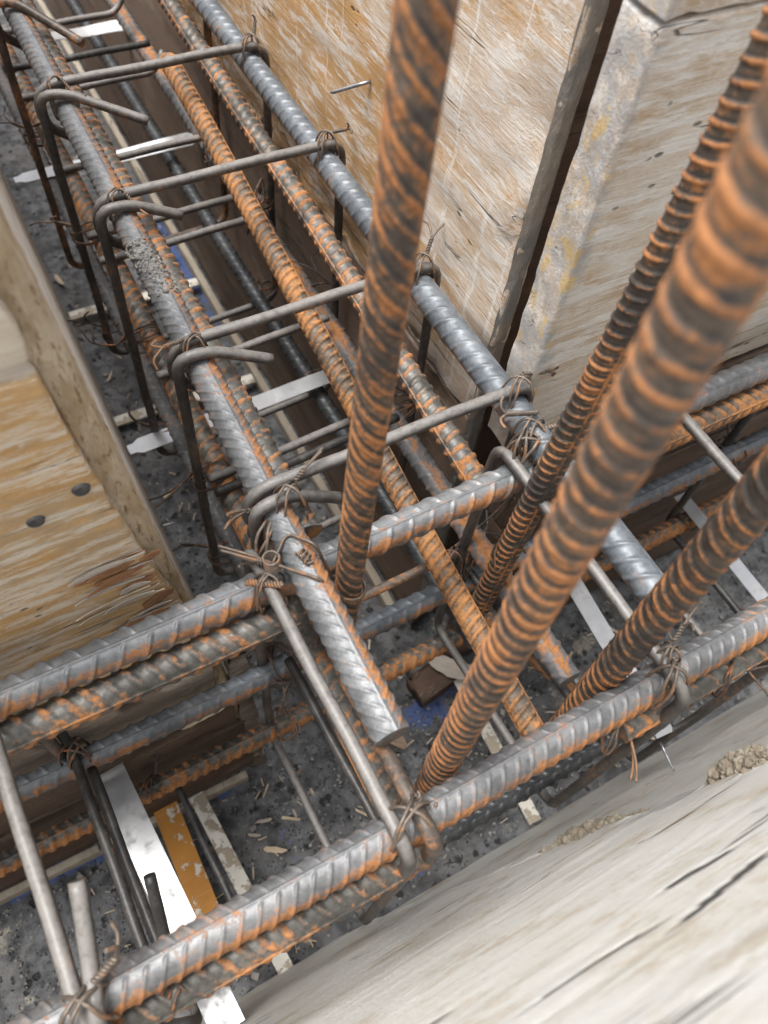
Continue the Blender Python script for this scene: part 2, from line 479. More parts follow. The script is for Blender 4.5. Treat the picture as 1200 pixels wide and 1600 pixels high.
# ------------------------------------------------------------------ helpers: swept steel
def resample(pts, step, fillet=0.0):
    P = [Vector(p) for p in pts]
    if fillet > 0 and len(P) > 2:
        Q = [P[0]]
        for i in range(1, len(P) - 1):
            a, b, c = P[i - 1], P[i], P[i + 1]
            u, v = (a - b), (c - b)
            r = min(fillet, u.length * 0.48, v.length * 0.48)
            s, e = b + u.normalized() * r, b + v.normalized() * r
            for k in range(9):
                t = k / 8
                Q.append(s * (1 - t) ** 2 + b * 2 * t * (1 - t) + e * t * t)
        Q.append(P[-1])
        P = Q
    A = np.array(P)
    seg = np.linalg.norm(np.diff(A, axis=0), axis=1)
    keep = np.concatenate([[True], seg > 1e-7])
    A = A[keep]
    S = np.concatenate([[0], np.cumsum(np.linalg.norm(np.diff(A, axis=0), axis=1))])
    if step is None:
        return A, S
    n = max(2, int(round(S[-1] / step)) + 1)
    s = np.linspace(0, S[-1], n)
    return np.stack([np.interp(s, S, A[:, k]) for k in range(3)], 1), s


def frames(A, ref=(0, 0, 1)):
    T = np.gradient(A, axis=0)
    T /= np.linalg.norm(T, axis=1)[:, None] + 1e-12
    N = np.zeros_like(A)
    r = np.array(ref, float)
    if abs(np.dot(r, T[0])) > 0.95:
        r = np.array((1.0, 0, 0)) if abs(T[0][0]) < 0.9 else np.array((0, 1.0, 0))
    n = r - T[0] * np.dot(r, T[0])
    n /= np.linalg.norm(n)
    N[0] = n
    for i in range(1, len(A)):
        n = n - T[i] * np.dot(n, T[i])
        n /= np.linalg.norm(n) + 1e-12
        N[i] = n
    return T, N, np.cross(T, N)


def sweep(name, A, radius, segs, ref=(0, 0, 1), prof=None, origin=None, th0=0.0, th=None, streak=None):
    n = len(A)
    T, N, B = frames(A, ref)
    if th is None: th = np.linspace(0, 2 * np.pi, segs, endpoint=False)
    segs = len(th)
    r = np.full((n, segs), radius) if np.isscalar(radius) else np.asarray(radius).reshape(n, -1) * np.ones((1, segs))
    rib = np.zeros((n, segs))
    flank = np.zeros((n, segs))
    if prof is not None:
        d, rib, flank = prof(th)
        r = r + d
    tt = th + th0
    D = N[:, None, :] * np.cos(tt)[None, :, None] + B[:, None, :] * np.sin(tt)[None, :, None]
    V = A[:, None, :] + D * r[:, :, None]
    under = np.clip(-D[:, :, 2], -1, 1)
    i = np.arange(n - 1)[:, None] * segs
    j = np.arange(segs)[None, :]
    j2 = (j + 1) % segs
    Q = np.stack([i + j, i + j2, i + segs + j2, i + segs + j], -1).reshape(-1, 4)
    V = V.reshape(-1, 3)
    org = np.array(A[0] if origin is None else origin)
    caps = [np.arange(segs)[::-1], (n - 1) * segs + np.arange(segs)]
    return np_mesh(name, V - org, Q, caps, attrs={'rib': rib.ravel(), 'under': under.ravel(), 'flank': flank.ravel(),
                                                                'streak': (np.zeros((n, segs)) + (0 if streak is None else streak(th)[None])).ravel()}), org


def rebar(pts, d, mat, label, group, spacing=0.0105, slant=0.9, hr=0.0012, ridge_at=0.0, segs=32, step=None, ref=(0, 0, 1),
          wide=0.42, name='ribbed_bar', fillet=0.0, twin=True, wobble=0.0004, cat='rebar', rust_at=None, rust_w=0.5):
    """ribbed reinforcing bar: core, two long ridges, crescent ribs on both flanks"""
    r = d / 2
    d = d * 0.945
    r = d / 2
    A, s = resample(pts, step or spacing / 10.0, fillet)
    A = A + wobble * np.stack([np.sin(s * 9 + r * 900), np.sin(s * 7 + 1.3), np.cos(s * 8)], 1) * np.minimum(1, s / 0.1)[:, None]
    jit = random.random() * 10

    def prof(th):
        tt = (th - ridge_at) % (2 * np.pi)
        half = (tt >= np.pi)
        u = np.where(half, (tt - np.pi), tt) / np.pi
        env = np.clip(np.sin(np.pi * u), 0, 1) ** 0.55
        env = np.clip((env - 0.22) / 0.4, 0, 1)
        sg = np.where(half, -1.0, 1.0)
        if not twin: sg = np.ones_like(sg)
        ph = (s[:, None] + sg[None] * (u[None] - 0.5) * slant * d + half[None] * spacing * 0.5 + jit * spacing) / spacing
        ir = np.floor(ph)
        f = (ph - ir - 0.5) * spacing
        wb = wide * spacing * 0.5
        p = np.clip((wb - np.abs(f)) / (wb * 0.40), 0, 1)
        p = p * p * (3 - 2 * p)
        fl = np.clip((f - wb * 0.55) / (0.12 * spacing), 0, 1) * np.clip((wb * 0.55 + 0.34 * spacing - f) / (0.10 * spacing), 0, 1)
        fl = fl * np.clip(env[None] * 1.6, 0, 1)
        var = 0.8 + 0.4 * np.modf(np.abs(np.sin(ir * 12.9898 + half[None] * 3.1)) * 43758.5)[0]
        rid = np.exp(-(np.minimum(np.minimum(tt, 2 * np.pi - tt), np.abs(tt - np.pi)) / 0.085) ** 2)[None]
        h = np.maximum(p * env[None] * var * hr, rid * hr * 0.75)
        q = np.maximum(p * env[None], rid * 0.5)
        return h, q, np.broadcast_to(fl, h.shape)
    th = np.linspace(0, 2 * np.pi, segs, endpoint=False)
    for c0 in (ridge_at, ridge_at + np.pi):          # finer facets where the long ridges are
        th = th[np.abs((th - c0 + np.pi) % (2 * np.pi) - np.pi) > 0.16]
        th = np.concatenate([th, (c0 + np.array((-.15, -.09, -.05, 0, .05, .09, .15))) % (2 * np.pi)])
    th = np.sort(th)
    stk = None
    if rust_at is not None:
        stk = lambda q: np.exp(-(((q - rust_at + np.pi) % (2 * np.pi) - np.pi) / rust_w) ** 2)
    me, org = sweep(name, A, r - hr * 0.35, segs, ref, prof, th=th, streak=stk)
    o = link(name, me, mat, None, org)
    return tag(o, label, cat, group)


def rod(name, pts, d, mat, label=None, cat=None, group=None, fillet=0.016, segs=14, parent=None, step=0.006, wob=0.0003):
    A, s = resample(pts, step, fillet)
    A = A + wob * np.stack([np.sin(s * 60), np.sin(s * 47 + 1), np.cos(s * 53)], 1)
    r = np.full(len(A), d / 2) * (1 + 0.02 * np.sin(s * 310))
    me, org = sweep(name, A, r, segs)
    o = link(name, me, mat, parent, org if parent is None else Vector(org) - parent.location)
    return tag(o, label, cat, group)


BARS = 'bars of the reinforcement cages'
UPR = 'upright starter bars'
STL = 'stirrups round the long cage'
STC = 'stirrups round the cross cage'
TIE = 'wire ties'
LOW = 'lower cross ties'
BAND = 'flat bands across the trench'
NAIL = 'nails in the formwork'
CHIP = 'wood chips on the trench floor'


# ------------------------------------------------------------------ large structure: ground and trench floor
def box_mesh(name, x0, x1, y0, y1, z0, z1, cell=0.02, r=0.002, amp=0.0006, scale=(30, 30, 30), seed=0, lean=None, edge=None, smooth=True):
    """rounded box with an uneven surface; every face carries its own grid"""
    lo, hi = np.array((x0, y0, z0), float), np.array((x1, y1, z1), float)
    r = min(r, (hi - lo).min() * 0.45)

    cells = cell if isinstance(cell, tuple) else (cell,) * 3

    def ticks(a, b, cell):
        n = max(2, int(round((b - a) / cell)) + 1)
        t = np.linspace(a + r, b - r, n)
        e = r * np.array((0, 0.3, 0.62))
        return np.concatenate([a + e, t, b - e[::-1]])
    T = [ticks(lo[k], hi[k], cells[k]) for k in range(3)]
    VS, QS, off = [], [], 0
    for ax in range(3):
        u, v = [(1, 2), (2, 0), (0, 1)][ax]
        for sd in (0, 1):
            U, Vv = np.meshgrid(T[u], T[v], indexing='ij')
            P = np.zeros((U.size, 3))
            P[:, u], P[:, v] = U.ravel(), Vv.ravel()
            P[:, ax] = hi[ax] if sd else lo[ax]
            a, b = U.shape
            i = np.arange(a - 1)[:, None] * b + np.arange(b - 1)[None]
            q = np.stack([i, i + b, i + b + 1, i + 1], -1).reshape(-1, 4)
            QS.append((q if sd else q[:, ::-1]) + off)
            VS.append(P)
            off += len(P)
    P = np.concatenate(VS)
    inner = np.clip(P, lo + r, hi - r)
    D = P - inner
    D /= np.linalg.norm(D, axis=1)[:, None] + 1e-12
    nz = (fbm(P, np.array(scale), seed, 4) - 0.5) * 2 * amp
    if edge:
        ne = (np.abs(P - lo) < 0.02).sum(1) + (np.abs(P - hi) < 0.02).sum(1) - 1
        nz = nz - np.clip(ne, 0, 2) * edge * np.clip(fbm(P, np.array((45, 45, 45)), seed + 3, 4) - 0.42, 0, 1) * 2
    P = inner + D * (r + nz)[:, None]
    if lean:
        kx, ky, zr = lean
        P[:, 0] += kx * (P[:, 2] - zr)
        P[:, 1] += ky * (P[:, 2] - zr)
    return np_mesh(name, P, np.concatenate(QS), smooth=smooth)


def board(name, parent, mat, x0, x1, y0, y1, z0, z1, label=None, **kw):
    """a board; z given from camera height"""
    me = box_mesh(name, x0, x1, y0, y1, z0 + DATUM, z1 + DATUM, **kw)
    o = link(name, me, mat, parent)
    if parent: o.matrix_parent_inverse = Matrix.Translation(-parent.location)
    if label: o['label'] = label
    return o


def floor_mesh():
    xs = np.linspace(-0.75, 1.15, 260)
    ys = np.concatenate([np.linspace(-0.12, 0.5, 110), np.linspace(0.508, 2.3, 160)])
    X, Y = np.meshgrid(xs, ys, indexing='ij')
    P = np.stack([X.ravel(), Y.ravel(), np.zeros(X.size)], 1)
    h = (fbm(P, (14, 14, 14), 3, 5) - 0.5) * 0.014
    pit = np.clip(0.36 - vnoise(P, (62, 62, 62), 9), 0, 1) * np.clip(vnoise(P, (16, 16, 16), 4) - 0.35, 0, 1)
    h -= pit * 0.09
    P[:, 2] = h
    bl = np.zeros(len(P))

    def spot(x, y, rx, ry, v):
        nonlocal bl
        bl = np.maximum(bl, v * np.exp(-((P[:, 0] - x) / rx) ** 2 - ((P[:, 1] - y) / ry) ** 2))
    spot(0.315, 1.25, 0.018, 0.25, 1.0); spot(0.30, 0.235, 0.06, 0.03, 0.85); spot(-0.2, 0.262, 0.14, 0.012, 1.0)
    spot(0.05, 0.17, 0.02, 0.05, 0.5); spot(0.33, 0.22, 0.05, 0.04, 0.7); spot(0.18, 0.06, 0.03, 0.02, 0.6); spot(0.0, 0.26, 0.05, 0.01, 0.8)
    a, b = X.shape
    i = np.arange(a - 1)[:, None] * b + np.arange(b - 1)[None]
    q = np.stack([i, i + b, i + b + 1, i + 1], -1).reshape(-1, 4)
    return np_mesh('trench_floor', P, q, attrs={'blue': bl})


tag(link('trench_floor', floor_mesh(), M['concrete']), 'dark pitted lean concrete floor of the trench', kind='structure')
gm = box_mesh('ground', -40, 40, -40, 40, -0.35, -0.03, cell=4, amp=0)
tag(link('ground', gm, M['soil']), 'bare soil under and round the formwork', kind='structure')

# ------------------------------------------------------------------ formwork walls
TOP = -0.07
# right wall of the long trench: upper drip-stained sheet, brown lower sheet, batten at the foot, mud on the near end
wr = empty('formwork_wall', W(0.334, 0.345, -1.08))
tag(wr, 'tall formwork wall right of the long cage, orange and white drip stains', 'formwork', kind='thing')
board('upper_sheet', wr, M['wall_right'], 0.334, 0.351, 0.346, 2.4, -0.575, TOP, cell=0.014, r=0.003, amp=0.0009, scale=(40, 12, 60), seed=2, edge=0.006)
board('lower_sheet', wr, M['wall_lower'], 0.335, 0.360, 0.350, 2.4, -1.062, -0.579, cell=0.02, r=0.002, amp=0.0008, scale=(40, 12, 60), seed=5, edge=0.005)
board('foot_batten', wr, M['lip'], 0.318, 0.331, 0.36, 2.4, -1.085, -1.058, cell=0.02, r=0.003, amp=0.0012, seed=7)


board('gap_backing', wr, M['plank_brown'], 0.3535, 0.450, 0.366, 0.420, -1.08, TOP, cell=0.03, r=0.002, amp=0.0008, seed=8)  # added dark backing, hides the bright view through the gap


def mud_face():
    zs = np.linspace(-1.02, TOP - 0.004, 190)
    xs = np.linspace(0.3335, 0.3520, 16)
    X, Z = np.meshgrid(xs, zs, indexing='ij')
    P = np.stack([X.ravel(), np.full(X.size, 0.346), Z.ravel() + DATUM], 1)
    e = np.minimum(P[:, 0] - 0.3335, 0.3520 - P[:, 0]) / 0.005
    n = fbm(P, (55, 55, 55), 21, 5)
    P[:, 1] -= np.clip(e, 0, 1) * (0.001 + 0.005 * n) - 0.003
    P[:, 0] += (fbm(P, (70, 70, 70), 25, 3) - 0.5) * 0.003
    a, b = X.shape
    i = np.arange(a - 1)[:, None] * b + np.arange(b - 1)[None]
    q = np.stack([i, i + b, i + b + 1, i + 1], -1).reshape(-1, 4)
    return np_mesh('mud_crust', P, q)


mf = link('mud_crust', mud_face(), M['mud'], wr)
mf.matrix_parent_inverse = Matrix.Translation(-wr.location)
mf['label'] = 'brown and grey mud caked on the near end'

# right far wall of the cross trench
pr = empty('formwork_wall', W(0.320, 0.285, -1.08))
tag(pr, 'pale weathered formwork sheet behind the right uprights, over brown planks', 'formwork', kind='thing')
board('upper_sheet', pr, M['panel_right'], 0.320, 1.15, 0.279, 0.311, -0.535, -0.1862, cell=0.008, r=0.0035, amp=0.0006, scale=(35, 60, 60), seed=11, edge=0.002)
board('upper_sheet', pr, M['panel_right'], 0.3202, 1.15, 0.2788, 0.311, -0.1852, TOP, cell=0.008, r=0.0025, amp=0.0006, scale=(35, 60, 60), seed=12, edge=0.002)
for k, (za, zb, yo) in enumerate(((-0.680, -0.539, 0.0), (-0.800, -0.684, -0.002), (-0.925, -0.803, 0.001), (-1.070, -0.928, -0.001))):
    board('plank', pr, M['plank_brown'], 0.350, 1.15, 0.276 + yo, 0.300 + yo, za, zb, cell=0.025, r=0.002, amp=0.0009, scale=(12, 40, 50), seed=30 + k, edge=0.005)

# left block: golden ply front over brown planks, and the leaning inner wall of the long trench
wl = empty('formwork_wall', W(0.03, 0.265, -1.08))
tag(wl, 'worn golden plywood formwork at the left, split at its lower corner', 'formwork', kind='thing')
LE = (0.074, 0.0, DATUM - 0.19)


def edge_x(z):  # right-hand edge of the left front sheet
    return 0.0285 - 0.098 * (z + 0.563) if z < -0.40 else 0.0125 - 0.085 * (z + 0.40) * 1.15


def front_sheet(name, z0, z1, mat, seed, x1a, x1b, yf=0.2645, th=0.016, jag=0.002):
    """vertical sheet whose right edge runs from x1a (bottom) to x1b (top) and is torn a little"""
    me = box_mesh(name, -0.75, 0.0, yf, yf + th, z0 + DATUM, z1 + DATUM, cell=0.008, r=0.0025, amp=0.0007, scale=(14, 50, 70), seed=seed, edge=0.0015)
    n = len(me.vertices)
    P = np.zeros(n * 3, np.float32)
    me.vertices.foreach_get('co', P)
    P = P.reshape(-1, 3)
    t = (P[:, 2] - z0 - DATUM) / (z1 - z0)
    xe = np.interp(P[:, 2] - DATUM, (-.655, -.563, -.47, -.39, -.28, -.2, -.07), (.0405, .0305, .0170, .0065, -.003, -.005, -.012)) + (fbm(P * np.array((0, 0, 1.0)), (60, 60, 60), seed + 1, 4) - 0.5) * jag * 2
    w = np.clip((P[:, 0] + 0.25) / 0.25, 0, 1)
    P[:, 0] += xe * w
    me.vertices.foreach_set('co', P.ravel())
    me.update()
    o = link(name, me, mat, wl)
    o.matrix_parent_inverse = Matrix.Translation(-wl.location)
    return o


front_sheet('upper_board', -0.264, TOP, M['board_pale'], 41, -0.004, -0.014)
front_sheet('front_sheet', -0.655, -0.272, M['ply_gold'], 43, 0.033, -0.003, jag=0.004)
board('ledge_plank', wl, M['plank_grey'], -0.75, 0.036, 0.2615, 0.290, -0.742, -0.659, cell=0.02, r=0.003, amp=0.001, scale=(12, 40, 60), seed=45, edge=0.008)
board('plank', wl, M['plank_brown'], -0.75, 0.046, 0.267, 0.290, -0.862, -0.752, cell=0.02, r=0.002, amp=0.001, scale=(12, 40, 60), seed=46, edge=0.006)
board('plank', wl, M['plank_brown'], -0.75, 0.052, 0.266, 0.290, -0.985, -0.866, cell=0.02, r=0.002, amp=0.001, scale=(12, 40, 60), seed=47, edge=0.006)
board('plank', wl, M['plank_brown'], -0.75, 0.055, 0.268, 0.290, -1.062, -0.989, cell=0.02, r=0.002, amp=0.001, scale=(12, 40, 60), seed=48, edge=0.006)
board('foot_batten', wl, M['lip'], -0.75, 0.04, 0.258, 0.267, -1.085, -1.058, cell=0.02, r=0.002, amp=0.001, seed=49)

ws = empty('formwork_wall', W(0.06, 0.29, -1.08))
tag(ws, 'pale leaning formwork wall left of the long cage, rough sawn near end', 'formwork', kind='thing')
lw = board('sheet', ws, M['wall_left'], -0.010, 0.007, 0.281, 2.4, -1.085, TOP, cell=0.014, r=0.0015, amp=0.0008, scale=(30, 10, 60), seed=51, lean=(-0.0735, 0, DATUM - 0.19))


def rough_end():
    zs = np.linspace(-1.06, TOP, 420)
    ts = np.linspace(0, 1, 22)
    Tt, Z = np.meshgrid(ts, zs, indexing='ij')
    xr = 0.0072 - 0.0735 * (Z + 0.19)
    P = np.stack([(xr - 0.019 * (1 - Tt)).ravel(), np.full(Tt.size, 0.2815), Z.ravel() + DATUM], 1)
    t = Tt.ravel()
    n = fbm(P, (120, 120, 80), 61, 5)
    e = np.clip(np.minimum(t, 1 - t) / 0.12, 0, 1)
    n = n + 0.5 * fbm(P, (420, 420, 260), 65, 3)
    P[:, 1] -= e * (0.001 + 0.004 * n) + 0.004 - (1 - e) * 0.004
    P[:, 0] += (fbm(P * np.array((0, 0, 1)), (70, 70, 70), 63, 4) - 0.5) * 0.003 * t
    a, b = Tt.shape
    i = np.arange(a - 1)[:, None] * b + np.arange(b - 1)[None]
    q = np.stack([i, i + b, i + b + 1, i + 1], -1).reshape(-1, 4)
    return np_mesh('sawn_end', P, q)


re_ = link('sawn_end', rough_end(), M['end_grain'], ws)
re_.matrix_parent_inverse = Matrix.Translation(-ws.location)

# near wall
wn_ = empty('formwork_wall', W(0.2, 0.03, -1.08))
tag(wn_, 'whitish cracked board formwork nearest the camera, lower right', 'formwork', kind='thing')
CRACKS = (((.150, -.404), (.168, -.380), (.196, -.370), .0022), ((.135, -.322), (.158, -.329), (.190, -.337), .0016),
          ((.079, -.345), (.110, -.346), (.138, -.336), .0012))


def carve(P):
    """open drying cracks along the grain; P is (n,3) before the board is leaned, z from camera height"""
    dep = np.zeros(len(P))
    for a_, b_, c_, w_ in CRACKS:
        xs = np.linspace(a_[0], c_[0], 40)
        zs = np.interp(xs, (a_[0], b_[0], c_[0]), (a_[1], b_[1], c_[1])) + .003 * (vnoise(np.stack([xs, xs * 0, xs * 0], 1), (60, 1, 1), 5) - .5)
        ww = w_ * np.sin(np.linspace(.05, 3.09, 40)) ** .5
        zc = np.interp(P[:, 0], xs, zs)
        wc = np.interp(P[:, 0], xs, ww, left=0, right=0)
        dep = np.maximum(dep, np.clip(1.8 - np.abs(P[:, 2] - zc) / np.maximum(wc, 1e-6), 0, 1))
    return dep


def near_panel(name, x0, x1, y0, y1, kx, seed, edge):
    me = box_mesh(name, x0, x1, y0, y1, -1.085 + DATUM, TOP + DATUM, cell=(.012, .02, .0016), r=0.003, amp=0.0007, scale=(8, 40, 50), seed=seed, edge=edge)
    n = len(me.vertices)
    P = np.zeros(n * 3, np.float32)
    me.vertices.foreach_get('co', P)
    P = P.reshape(-1, 3).astype(float)
    P[:, 0] += kx * P[:, 2]
    face = P[:, 1] > y1 - .004
    Q = P.copy()
    Q[:, 2] -= DATUM
    dep = carve(Q) * face
    P[:, 1] -= .0022 * dep
    P[:, 1] += -.11 * P[:, 2]
    me.vertices.foreach_set('co', P.astype(np.float32).ravel())
    at = me.attributes.new('cracked', 'FLOAT', 'POINT')
    at.data.foreach_set('value', dep.astype(np.float32))
    me.update()
    o = link(name, me, M['near_wall'], wn_)
    o.matrix_parent_inverse = Matrix.Translation(-wn_.location)
    return o


near_panel('left_board', -0.95, 0.100, 0.013, 0.0385, 0.428, 71, 0.005)
near_panel('right_board', -0.05, 1.25, 0.012, 0.0335, 0.0, 72, 0.002)


# ------------------------------------------------------------------ ribbed bars
A_SP = dict(spacing=0.0092, slant=1.5, hr=0.0008, wide=0.28)
B_SP = dict(spacing=0.0150, slant=0.75, hr=0.0013, wide=0.24)
rebar([W(.1125, 1.10, -.46), W(.107, .5, -.46), W(.1005, .094, -.46)], .0245, M['grey_bar'],
      'top grey bar at the left of the long cage, cut end free above the floor', BARS, ridge_at=-0.22, segs=64, step=.0007, rust_at=-0.65, rust_w=.35, **A_SP)
rebar([W(.1285, 1.10, -.478), W(.1235, .6, -.478), W(.120, .249, -.478)], .0225, M['mixed_bar'],
      'half rusted bar lying close against the right of the top left grey bar', BARS, ridge_at=1.25, segs=32, spacing=.0115, slant=.75, hr=.0013, wide=.4)
rebar([W(.305, 1.10, -.46), W(.304, .5, -.46), W(.305, .0985, -.46)], .0245, M['blue_bar'],
      'blue grey bar along the right wall, square cut end at the right', BARS, ridge_at=-0.9, segs=52, step=.0011, spacing=.0135, slant=.8, hr=.0012, wide=.27)
rebar([W(.2915, 1.10, -.492), W(.281, .6, -.502), W(.270, .2505, -.512)], .0215, M['mixed_bar'],
      'rust flecked bar beside the blue grey bar, ending at the cross bar', BARS, ridge_at=1.2, segs=32, spacing=.0125, slant=.45, hr=.0014, wide=.42)
rebar([W(.2358, .840, -.477), W(.2365, .70, -.497), W(.235, .56, -.520), W(.235, .26, -.584), W(.236, .072, -.612)], .0208, M['rusty_bar'],
      'orange rusty bar slanting down through the middle of the long cage', BARS, ridge_at=2.0, segs=48, spacing=.0088, slant=.55, hr=.0014, fillet=.1)
rebar([W(.294, 1.35, -.634), W(.291, .7, -.628), W(.290, .101, -.616)], .0235, M['grey_bar_two'],
      'grey second layer bar with an orange stripe, right of the slanting rusty bar', BARS, ridge_at=0.25, rust_at=0.1, rust_w=.6, segs=36, **B_SP)
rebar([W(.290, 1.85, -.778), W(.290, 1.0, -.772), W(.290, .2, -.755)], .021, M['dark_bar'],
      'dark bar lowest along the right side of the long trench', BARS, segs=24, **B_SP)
rebar([W(.1075, 1.30, -.60), W(.108, .6, -.605), W(.1055, .074, -.602)], .0225, M['mixed_bar'],
      'rusty second layer bar under the left grey bar', BARS, ridge_at=1.7, segs=30, spacing=.0125, slant=.8, hr=.0014)
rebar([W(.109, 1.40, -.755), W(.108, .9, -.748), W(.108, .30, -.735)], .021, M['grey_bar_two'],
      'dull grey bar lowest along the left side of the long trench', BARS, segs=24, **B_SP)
# cross cage
rebar([W(-.30, .0505, -.485), W(.1, .050, -.485), W(.62, .0565, -.485)], .0245, M['grey_bar_two'],
      'nearest thick grey cross bar with an orange rust line', BARS, ridge_at=-0.30, rust_at=1.2, rust_w=.42, segs=64, step=.0007, spacing=.0105, slant=.8, hr=.0011, wide=.22)
rebar([W(-.30, .0375, -.5105), W(.095, .0375, -.511)], .0235, M['mixed_bar'],
      'rusty bar hanging under the near cross bar at the left', BARS, ridge_at=1.2, segs=32, spacing=.0115, slant=.9, hr=.0014)
rebar([W(.250, .0405, -.5115), W(.62, .0425, -.512)], .0225, M['mixed_bar'],
      'rusty bar hanging under the near cross bar at the right', BARS, ridge_at=1.2, segs=30, **B_SP)
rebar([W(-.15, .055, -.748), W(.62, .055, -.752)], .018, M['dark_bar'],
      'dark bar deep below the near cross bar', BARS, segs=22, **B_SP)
rebar([W(-.35, .227, -.485), W(0.0, .2285, -.485), W(.297, .231, -.485)], .0245, M['grey_bar'],
      'grey cross bar passing under the left long bar, ending at the right wall corner', BARS, ridge_at=0.10, rust_at=1.15, rust_w=.5, segs=64, step=.0009, spacing=.0175, slant=.85, hr=.0014, wide=.20)
rebar([W(-.35, .2135, -.5065), W(.092, .212, -.5065)], .0235, M['mixed_bar'],
      'olive and orange ribbed bar tucked under the left end of the far cross bar', BARS, ridge_at=1.3, segs=32, spacing=.0135, slant=.9, hr=.0014)
rebar([W(-.35, .2435, -.696), W(.3, .240, -.678), W(.85, .2375, -.655)], .0225, M['blue_bar'],
      'blue grey middle cross bar along the far planks, scalloped rusty edge', BARS, ridge_at=0.2, rust_at=1.15, rust_w=.5, segs=30, spacing=.0155, slant=.7, hr=.0014, wide=.22)
rebar([W(-.35, .2455, -.884), W(.3, .243, -.848), W(.85, .236, -.802)], .0225, M['mixed_bar'],
      'lowest cross bar along the far planks, steep rusty ribs', BARS, ridge_at=0.0, rust_at=1.2, rust_w=.6, segs=32, spacing=.0125, slant=.6, hr=.0014)
rebar([W(.425, .2345, -.487), W(.85, .2355, -.485)], .0235, M['grey_bar_two'],
      'grey bar along the right far wall, behind the thick upright', BARS, ridge_at=0.4, segs=30, **B_SP)
rebar([W(.405, .2215, -.510), W(.85, .2225, -.509)], .0225, M['rusty_bar'],
      'orange bar paired below the grey bar at the right far wall', BARS, ridge_at=1.0, segs=30, spacing=.0115, slant=.8, hr=.0014)
# uprights
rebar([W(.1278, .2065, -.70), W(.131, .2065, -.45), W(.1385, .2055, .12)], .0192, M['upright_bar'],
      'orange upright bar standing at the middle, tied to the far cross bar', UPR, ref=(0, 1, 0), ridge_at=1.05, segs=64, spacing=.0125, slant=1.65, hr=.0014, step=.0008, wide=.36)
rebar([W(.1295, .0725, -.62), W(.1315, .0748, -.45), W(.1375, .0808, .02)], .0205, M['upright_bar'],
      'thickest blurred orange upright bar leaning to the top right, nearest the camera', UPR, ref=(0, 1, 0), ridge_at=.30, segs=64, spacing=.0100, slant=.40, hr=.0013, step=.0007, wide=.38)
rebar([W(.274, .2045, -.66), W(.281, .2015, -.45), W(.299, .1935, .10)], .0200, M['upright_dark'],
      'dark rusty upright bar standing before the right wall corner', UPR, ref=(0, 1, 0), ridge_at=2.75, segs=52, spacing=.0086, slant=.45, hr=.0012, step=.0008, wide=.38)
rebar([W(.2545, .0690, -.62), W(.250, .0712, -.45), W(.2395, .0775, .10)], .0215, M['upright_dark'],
      'dark brown upright bar at the right edge, wired to the near cross bar', UPR, ref=(0, 1, 0), ridge_at=.55, segs=60, spacing=.0114, slant=.85, hr=.0013, step=.0008, wide=.36)


# ------------------------------------------------------------------ stirrups
def long_stirrup(y, tail, label, mat, mat_tail=None, zb=-.79, rx=.3215, zt=-.4422, lx=.0862):
    d = .0091
    y2 = y - .0125
    pts = [W(*tail), W(.112, y2 + (tail[1] - y2) * .12, zt + .0005), W(lx + .001, y2, zt), W(lx, y2 - .001, zt - .04), W(lx, y2, zb), W(rx, y + .004, zb),
           W(rx, y + .003, zt), W(lx + .003, y, zt + .0005), W(lx - .001, y + .001, zt - .036), W(.112, y + .003, zt - .058)]
    return rod('stirrup', pts, d, mat, label, 'stirrup', STL, fillet=.021)


long_stirrup(.952, (.158, .872, -.462), 'farthest top stirrup, its hook end lying across the top left corner', M['stirrup_rust'])
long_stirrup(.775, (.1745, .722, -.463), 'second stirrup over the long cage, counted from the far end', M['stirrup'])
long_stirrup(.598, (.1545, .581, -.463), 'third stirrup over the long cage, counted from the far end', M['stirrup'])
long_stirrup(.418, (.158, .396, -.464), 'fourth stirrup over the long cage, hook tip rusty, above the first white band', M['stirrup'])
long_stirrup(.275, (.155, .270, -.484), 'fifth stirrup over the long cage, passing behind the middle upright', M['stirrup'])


def cross_stirrup(x0, label, mat, tail=None, zt=-.4655, zb=-.897, yn=.0325, yf=.2515, dx=.006, d=.0092):
    pts = []
    if tail: pts += [W(*t) for t in tail]
    if tail: pts += [W(x0 + dx, yn + .004, zt + .001)]
    pts += [W(x0 + dx, yn - .001, zt - .03), W(x0 + dx * .6, yn, zb), W(x0 - dx, yf, zb), W(x0 - dx, yf, zt), W(x0, yn, zt),
            W(x0, yn - .002, zt - .066), W(x0, yn + .035, zt - .070)]
    return rod('stirrup', pts, d, mat, label, 'stirrup', STC, fillet=.017)


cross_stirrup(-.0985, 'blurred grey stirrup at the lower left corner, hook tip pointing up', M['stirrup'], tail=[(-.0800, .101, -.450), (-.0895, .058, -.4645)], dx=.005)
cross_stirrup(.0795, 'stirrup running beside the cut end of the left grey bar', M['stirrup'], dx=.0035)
rod('stirrup_hook', [W(.0985, .150, -.4905), W(.0965, .090, -.476), W(.0945, .058, -.4655), W(.0955, .0325, -.4665), W(.0965, .0310, -.53)], .0100, M['stirrup_rust'],
    'orange rusty hook end beside the stirrup by the cut left bar', 'stirrup', STC, fillet=.016)
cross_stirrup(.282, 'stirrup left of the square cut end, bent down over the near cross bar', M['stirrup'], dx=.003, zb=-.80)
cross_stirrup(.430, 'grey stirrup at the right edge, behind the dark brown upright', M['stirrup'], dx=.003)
cross_stirrup(.632, 'dark stirrup leg against the far planks at the right edge', M['stirrup_dark'], dx=.003, zb=-.835)

